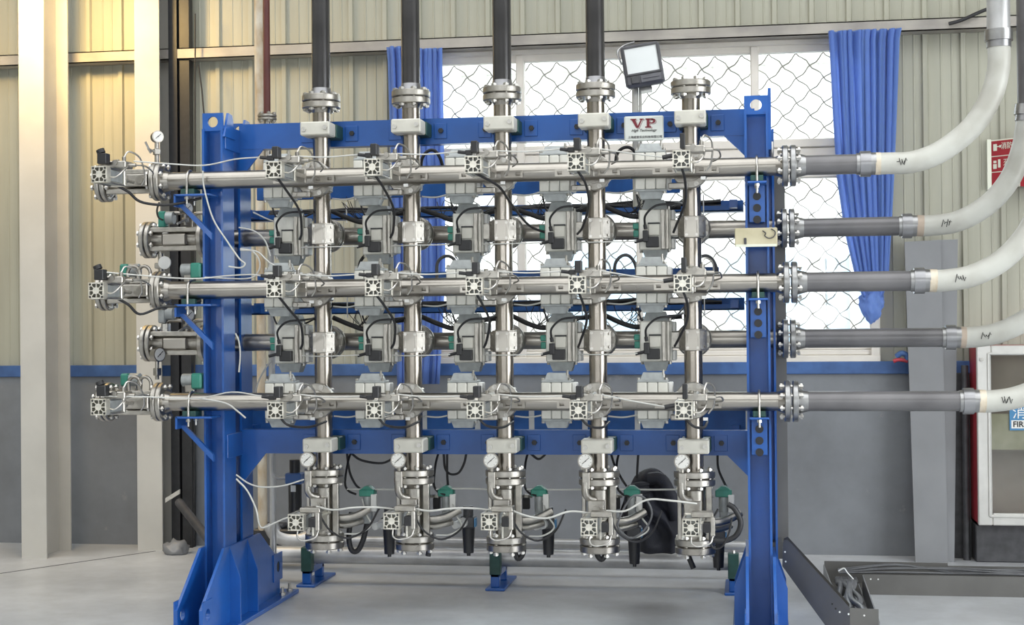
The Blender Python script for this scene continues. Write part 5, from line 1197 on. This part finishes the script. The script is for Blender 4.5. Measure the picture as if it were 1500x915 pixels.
# ================================================================ right side
# charcoal vertical cable duct behind the right post and its sloping end
YD = 7.60
xd1 = at(1152, 500, YD).x; xd0 = xd1-0.17
ztop = at(1140, 255, YD).z; zb = at(1150, 800, YD).z
DV = link('cable_duct', None, None, ((xd0+xd1)/2, YD, zb)); tag(DV, 'tall charcoal cable duct standing behind the right blue post', 'cable duct')
h = (xd1-xd0)/2
link('front_sheet', MB().box(-h, h, 0, 0.004, 0, ztop-zb).mesh('front_sheet', 'charcoal'), DV)
link('side_sheet', MB().box(-h, -h+0.004, 0.004, 0.12, 0, ztop-zb).mesh('side_sheet', 'charcoal'), DV)
link('side_sheet', MB().box(h-0.004, h, 0.004, 0.12, 0, ztop-zb).mesh('side_sheet', 'charcoal'), DV)
link('back_sheet', MB().box(-h, h, 0.12, 0.124, 0, ztop-zb).mesh('back_sheet', 'charcoal'), DV)
# sloping side wall down to the floor tray: a bent sheet
def sheet3d(pts, t):
    """polygon in space with thickness vector t"""
    n = len(pts); A = [Vector(p) for p in pts]; B = [p+Vector(t) for p in A]
    return MB()._add(A+B, [list(range(n))[::-1], [n+i for i in range(n)]]+[(i, (i+1) % n, n+(i+1) % n, n+i) for i in range(n)])
YE = 7.12; YS = 7.33
def sl(x, y):
    u = max(0, min(1, (x-1146)/(1242-1146))); return at(x, y, YS+(YE-YS)*u)
front = [(1147, 793), (1153, 790), (1245, 890), (1245, 905+14), (1226, 905+14), (1146, 829)]
fp = [sl(*q) for q in front]
z0f = 0.0
fp[3].z = 0.002; fp[4].z = 0.002
o0 = fp[0].copy()
ST = link('sloping_tray', None, None, o0); tag(ST, 'charcoal sloping cable tray coming down to the floor beside the right post', 'cable tray')
link('side_wall', sheet3d([q-o0 for q in fp], (0.0, 0.004, 0)).mesh('side_wall', 'charcoal'), ST)
q1, q2 = at(1245, 890, YE), at(1287, 893, YE)
ext = [Vector((q1.x, YE, q1.z)), Vector((q2.x, YE, q1.z-0.004)), Vector((q2.x, YE, 0.002)), Vector((q1.x, YE, 0.002))]
link('end_wall', sheet3d([q-o0 for q in ext], (0, 0.004, 0)).mesh('end_wall', 'charcoal'), ST)
bk = [Vector((q.x+0.006, q.y+0.10, q.z)) for q in fp]
link('side_wall', sheet3d([q-o0 for q in (bk[0], bk[1], bk[2], bk[4]+Vector((0, 0, 0.02)), bk[5])], (0, 0.004, 0)).mesh('side_wall', 'charcoal'), ST)
link('tray_floor', sheet3d([q-o0 for q in (fp[5]+Vector((0, 0.004, 0.004)), fp[4]+Vector((0, 0.004, 0.008)), bk[4]+Vector((0, 0, 0.024)), bk[5]+Vector((0, 0, 0.004)))], (0, 0, 0.003)).mesh('tray_floor', 'charcoal'), ST)
for q, (x, y) in enumerate(((1150, 808), (1151, 822), (1219, 884), (1224, 891), (1230, 896), (1243, 899), (1266, 901))):
    c = sl(x, y); c.y = (YS+(YE-YS)*max(0, min(1, (x-1146)/96)))-0.0005
    link('rivet', MB().cyl((0, 0, 0), (0, -0.002, 0), 0.0045, 8).mesh('rivet', 'white' if q not in (2, 3) else 'ink'), ST, c-o0)
_a = fp[0]-o0
link('neck', MB().box(_a.x-0.05, _a.x+0.0, 0.11, 0.30, -0.10, -0.02).mesh('neck', 'charcoal'), ST)
# floor tray running back to the wall trunking
YK = 8.42
zt = 0.105
fr_r, fr_l = q2.x, q1.x-0.05
bk_r, bk_l = at(1263, 831, YK).x, at(1212, 820, YK).x
FT = link('floor_tray', None, None, ((fr_l+fr_r)/2, YE, 0)); tag(FT, 'open charcoal floor tray full of coiled cables at lower right', 'cable tray'); fo = FT.location.copy()
link('side_wall', sheet3d([Vector((fr_r, YE+0.004, 0))-fo, Vector((bk_r, YK, 0))-fo, Vector((bk_r, YK, zt))-fo, Vector((fr_r, YE+0.004, zt))-fo], (0.006, 0, 0)).mesh('side_wall', 'greyboard'), FT)
link('side_wall', sheet3d([Vector((bk_l+0.01, YE+0.55, 0))-fo, Vector((bk_l, YK+0.35, 0))-fo, Vector((bk_l, YK+0.35, zt))-fo, Vector((bk_l+0.01, YE+0.55, zt))-fo], (-0.006, 0, 0)).mesh('side_wall', 'greyboard'), FT)
link('tray_floor', sheet3d([Vector((fr_l, YE+0.01, 0.001))-fo, Vector((fr_r, YE+0.01, 0.001))-fo, Vector((bk_r, YK+0.35, 0.001))-fo, Vector((bk_l, YK+0.35, 0.001))-fo], (0, 0, 0.003)).mesh('tray_floor', 'charcoal'), FT)
link('back_wall', MB().box(bk_l-fo.x, bk_r+0.5-fo.x, YK+0.35-fo.y, YK+0.356-fo.y, 0, zt+0.02).mesh('back_wall', 'charcoal'), FT)
TX = at(1500, 850, YK).x+0.6
TK = link('wall_trunking', None, None, (bk_r, YK, 0)); tag(TK, 'long charcoal cable trunking on the floor running to the right edge', 'cable tray')
link('front_wall', MB().box(0.006, TX-bk_r, 0, 0.005, 0, zt+0.005).mesh('front_wall', 'charcoal'), TK)
link('tray_floor', MB().box(0.006, TX-bk_r, 0.005, 0.345, 0.001, 0.004).mesh('tray_floor', 'charcoal'), TK)
link('rear_wall', MB().box(0.5, TX-bk_r, 0.345, 0.35, 0, zt+0.005).mesh('rear_wall', 'charcoal'), TK)
for q in range(2): link('rivet', MB().cyl((0, 0, 0), (0, -0.002, 0), 0.0045, 8).mesh('rivet', 'white'), TK, (0.045+0.04*q, 0, 0.085))
random.seed(21)
for q in range(9):
    a = random.uniform(0, 1); xa = bk_l+0.03+0.015*q*0.9
    pts = [Vector((bk_l+0.06+0.012*q, YK+0.15, 0.06)), Vector((bk_l+0.05+0.012*q, YK-0.10, 0.075+0.004*(q % 3))), Vector((bk_l+0.04+0.012*((q*4) % 9)+random.uniform(-.02, .02), YK-0.40, 0.085+random.uniform(0, .05))),
           Vector((fr_l+0.03+0.013*((q*5) % 9), YE+0.50+random.uniform(-.08, .08), 0.085+random.uniform(0, .05))), Vector((fr_l+0.05+0.011*((q*2) % 9), YE+0.22+0.03*(q % 4), 0.085+random.uniform(0, .035))),
           Vector((fr_l+0.02+0.009*q, YE+0.09+0.02*(q % 4), 0.04))]
    cable('tray_cable', pts, 0.0145, 'cable_grey', 'thick dark grey cable coiled in the floor tray at lower right', 'cable', 'thick cables in the floor tray', n=8)
for q in range(5):
    pts = [Vector((bk_r-0.12, YK+0.10+0.03*q, 0.10)), Vector((bk_r+0.2, YK+0.06+0.05*q, 0.115+0.012*(q % 3))), Vector((bk_r+0.5, YK+0.14+0.02*q, 0.10+0.02*(q % 2))), Vector((bk_r+0.8, YK+0.08+0.04*q, 0.11)), Vector((bk_r+1.2, YK+0.12+0.03*q, 0.09+0.015*(q % 3)))]
    cable('trunking_cable', pts, 0.006, 'cable_grey', 'thin dark cable lying loosely in the wall trunking at right', 'cable', 'thin cables in the wall trunking', n=6)
cable('cable_tie', [at(x, y, 7.9) for x, y in ((1228, 836), (1236, 832), (1241, 838), (1250, 848))], 0.004, 'white', 'white cable tie round the coiled cables in the floor tray', 'cable tie')
# grey leaning sheets right of the window
GB = 9.72
def lean(name, lab, px, yd):
    v = []
    for x, y in px: v.append(at(x, y, GB if y < 600 else GB-0.14))
    for p in v:
        if p.z < 0.15: p.z = 0.0
    o = v[0].copy()
    tag(link(name, sheet3d([p-o for p in v], (0, 0.02, 0)).mesh(name, 'greyboard'), None, o+Vector((0, yd, 0))), lab, 'board', 'grey sheets leaning on the wall')
lean('leaning_board', 'left of two tall grey sheets leaning on the wall right of the window', [(1325, 354), (1378, 351), (1389, 826), (1341, 826)], 0)
lean('leaning_board', 'right of two tall grey sheets leaning on the wall right of the window', [(1374, 351), (1404, 350), (1399, 822), (1378, 822)], 0.03)
single('wall_pipe', MB().cyl((0, 0, 0), (0, 0, 1.22), 0.022, 14), 'dgrey', 'dark pipe up the wall between the grey sheets and the fire cabinet', 'pipe', loc=(at(1415, 700, 9.7).x, 9.70, 0))
single('recess_shade_panel', MB().cbox(-0.055, 0.045, 0, 0.03, 0, 1.17, 0.004), 'dgrey', 'dark narrow panel painted as the shaded gap left of the fire cabinet', 'panel', loc=(at(1409, 700, 9.78).x, 9.775, 0))  # flat dark sheet stands in for the shade of a recess
thing('rag_pile', 'blue and red rags lying on the sill right of the window', 'rags', at(1318, 522, 9.72), [
    ('rag', MB().tube(smooth_path([(-0.04, 0, -0.03), (-0.01, 0, -0.02), (0.03, 0, -0.025), (0.05, 0, -0.03)], 4), [0.012]*13, 8).mesh('rag', 'red'), None, None, 'red rag'),
    ('rag', MB().tube(smooth_path([(-0.02, 0.01, 0.0), (0.01, 0, 0.02), (0.04, 0, 0.01), (0.05, 0, -0.02)], 4), [0.018]*13, 8).mesh('rag', 'bluetrim'), None, None, 'blue rag')])
# fire cabinet
YB = 9.52
c0, c1 = at(1433, 506, YB), at(1433, 769, YB)
CW = 0.72; hh = c0.z-c1.z
FC = link('fire_cabinet', None, None, (c1.x, YB, c1.z)); tag(FC, 'red fire cabinet with aluminium framed glass door at the right edge', 'cabinet')
link('body', MB().box(0, 0.012, 0.02, YW-0.03-YB, 0, hh).box(CW-0.012, CW, 0.02, YW-0.03-YB, 0, hh).box(0, CW, 0.02, YW-0.03-YB, 0, 0.012).box(0, CW, 0.02, YW-0.03-YB, hh-0.012, hh).mesh('body', 'red'), FC)
link('lining', MB().box(0.012, CW-0.012, YW-0.06-YB, YW-0.04-YB, 0.012, hh-0.012).box(0.012, CW-0.012, 0.10, YW-0.06-YB, hh*0.40, hh*0.42).mesh('lining', 'brownboard'), FC)
dr = link('door', MB().cbox(0, 0.085, -0.01, 0.02, 0, hh, 0.006).cbox(CW-0.085, CW, -0.01, 0.02, 0, hh, 0.006).cbox(0.085, CW-0.085, -0.01, 0.02, 0, 0.075, 0.006).cbox(0.085, CW-0.085, -0.01, 0.02, hh-0.06, hh, 0.006).mesh('door', 'aluframe'), FC)
link('inner_bead', MB().cbox(0.062, 0.078, -0.018, -0.008, 0.055, hh-0.045, 0.003).cbox(0.07, CW-0.07, -0.018, -0.008, 0.050, 0.066, 0.003).cbox(0.07, CW-0.07, -0.018, -0.008, hh-0.056, hh-0.042, 0.003).mesh('inner_bead', 'aluframe'), dr)
link('pane', MB().box(0.08, CW-0.08, 0.004, 0.009, 0.07, hh-0.055).mesh('pane', 'glass'), dr)
link('frosted_film', MB().box(0.08, CW-0.08, 0.010, 0.012, hh*0.42, hh*0.62).mesh('frosted_film', 'paper'), dr)
link('lock', MB().cyl((0.03, -0.012, hh-0.085), (0.03, -0.02, hh-0.085), 0.012, 12).mesh('lock', 'bolt'), dr)
sk = link('sticker', MB().box(0, 0.16, -0.003, 0.003, 0, 0.15).mesh('sticker', 'bluelabel'), FC, (at(1479, 630, YB).x-c1.x, 0, at(1479, 630, YB).z-c1.z))
link('sticker_face', MB().box(0.010, 0.15, -0.004, -0.003, 0.012, 0.062).mesh('sticker_face', 'dial'), sk)
letters(sk, '消', 0.085, 'dial', 0.058, 0.105, y=-0.004)
letters(sk, 'FIRE', 0.048, 'ink', 0.062, 0.036, y=-0.005, bold=0.0012)
single('cabinet_plinth', MB().cbox(0, CW, 0, 0.18, 0, c1.z-0.01, 0.006), 'dgrey', 'dark stone-like panel on the floor below the fire cabinet', 'plinth', loc=(c1.x, YW-0.23, 0))
# fire equipment sign: a V of two boards
tl_, bl_ = at(1447, 205, 9.78), at(1447, 276, 9.78)
hS = tl_.z-bl_.z
SG = link('fire_sign', None, None, (tl_.x, 9.80, bl_.z)); tag(SG, 'red and white folded fire equipment sign on the right wall', 'sign')
wS, dS = 0.155, 0.13
ang = math.atan2(-dS, wS); Ls = math.hypot(wS, dS)
link('mounting_strip', MB().box(-0.002, 0.022, -0.004, 0.04, -0.005, hS+0.005).mesh('mounting_strip', 'signedge'), SG)
b1 = link('sign_board', MB().box(0, Ls, 0, 0.006, 0, hS).mesh('sign_board', 'signedge'), SG, (0.02, 0, 0), (0, 0, ang))
link('sign_board', MB().box(0, Ls, 0, 0.006, 0, hS).mesh('sign_board', 'signred'), SG, (0.02+wS, -dS, 0), (0, 0, -ang))
for q in range(3):
    z0, z1 = 0.006+q*(hS-0.008)/3, (q+1)*(hS-0.008)/3
    link('red_field', MB().box(0.006, Ls-0.008, -0.0015, 0, z0, z1).mesh('red_field', 'signred'), b1)
letters(b1, '消防栓', 0.046, 'signedge', Ls*0.66, hS*0.85, y=-0.003, sx=0.85)
letters(b1, '灭火器', 0.046, 'signedge', Ls*0.70, hS*0.51, y=-0.003, sx=0.78)
link('hydrant_icon', MB().box(0.02, 0.045, -0.003, -0.0015, hS*0.77, hS*0.91).box(0.045, 0.075, -0.003, -0.0015, hS*0.845, hS*0.865).box(0.062, 0.075, -0.003, -0.0015, hS*0.83, hS*0.88).mesh('hydrant_icon', 'signedge'), b1)
link('extinguisher_icon', MB().box(0.018, 0.042, -0.003, -0.0015, hS*0.40, hS*0.50).box(0.020, 0.040, -0.003, -0.0015, hS*0.52, hS*0.57).box(0.052, 0.068, -0.003, -0.0015, hS*0.42, hS*0.59).mesh('extinguisher_icon', 'signedge'), b1)
link('arrow_icon', MB().box(Ls*0.46, Ls*0.56, -0.003, -0.0015, hS*0.14, hS*0.29).prism([(Ls*0.34, hS*0.15), (Ls*0.68, hS*0.15), (Ls*0.51, hS*0.06)], 'y', -0.003, -0.0015).mesh('arrow_icon', 'signedge'), b1)
cable('wall_cable', [at(x, y, 9.68) for x, y in ((1390, 35), (1410, 29), (1430, 20), (1450, 12), (1475, 4))], 0.012, 'rubber', 'black cable rising above the girt at upper right', 'cable')

# ================================================================ black jacket on the floor pipe
bm = bmesh.new(); bmesh.ops.create_icosphere(bm, subdivisions=5, radius=1.0)
cj = at(958, 752, 8.30)
for v in bm.verts:
    p = v.co.copy(); u = p.z
    wx = 0.19*(1.0 if u < 0 else 1.0-0.35*u); lean_ = -0.02*u
    fold = 0.030*math.sin(p.x*9+u*3.5+1.2*math.sin(u*4))*(1-abs(u)*0.4)+0.02*noise.noise(p*3.1)
    x_ = p.x*wx+lean_+0.03*noise.noise(p*2+Vector((5, 0, 0)))
    y_ = p.y*0.10+(-fold if p.y < 0 else fold*0.4)
    z_ = u*0.25+0.02*noise.noise(p*2.4+Vector((0, 7, 0)))
    if u < -0.75: z_ = max(z_, -0.215)
    v.co = Vector((x_, y_, z_))
me = bpy.data.meshes.new('jacket'); bm.to_mesh(me); bm.free(); me.materials.append(MT['cloth'])
for p in me.polygons: p.use_smooth = True
JK = link('black_jacket', None, None, cj); tag(JK, 'black jacket heaped over the floor pipe between the two right launchers', 'jacket')
link('cloth_body', me, JK)
for q in range(4):
    pts = [Vector((-0.13+0.004*q, -0.10, 0.155-0.022*q)), Vector((-0.08, -0.118, 0.17-0.022*q)), Vector((-0.02, -0.10, 0.175-0.018*q))]
    link('sleeve_fold', MB().tube(smooth_path(pts, 4), [0.013]*2+[0.017]*5+[0.012]*2, 10).mesh('sleeve_fold', 'cloth'), JK)
link('sleeve', MB().tube(smooth_path([(-0.02, -0.08, 0.20), (0.05, -0.10, 0.20), (0.10, -0.09, 0.10), (0.13, -0.08, -0.02)], 5), 0.035, 12).mesh('sleeve', 'cloth'), JK)
# cream chalk-like scrapings on the plaster wall are left to the material
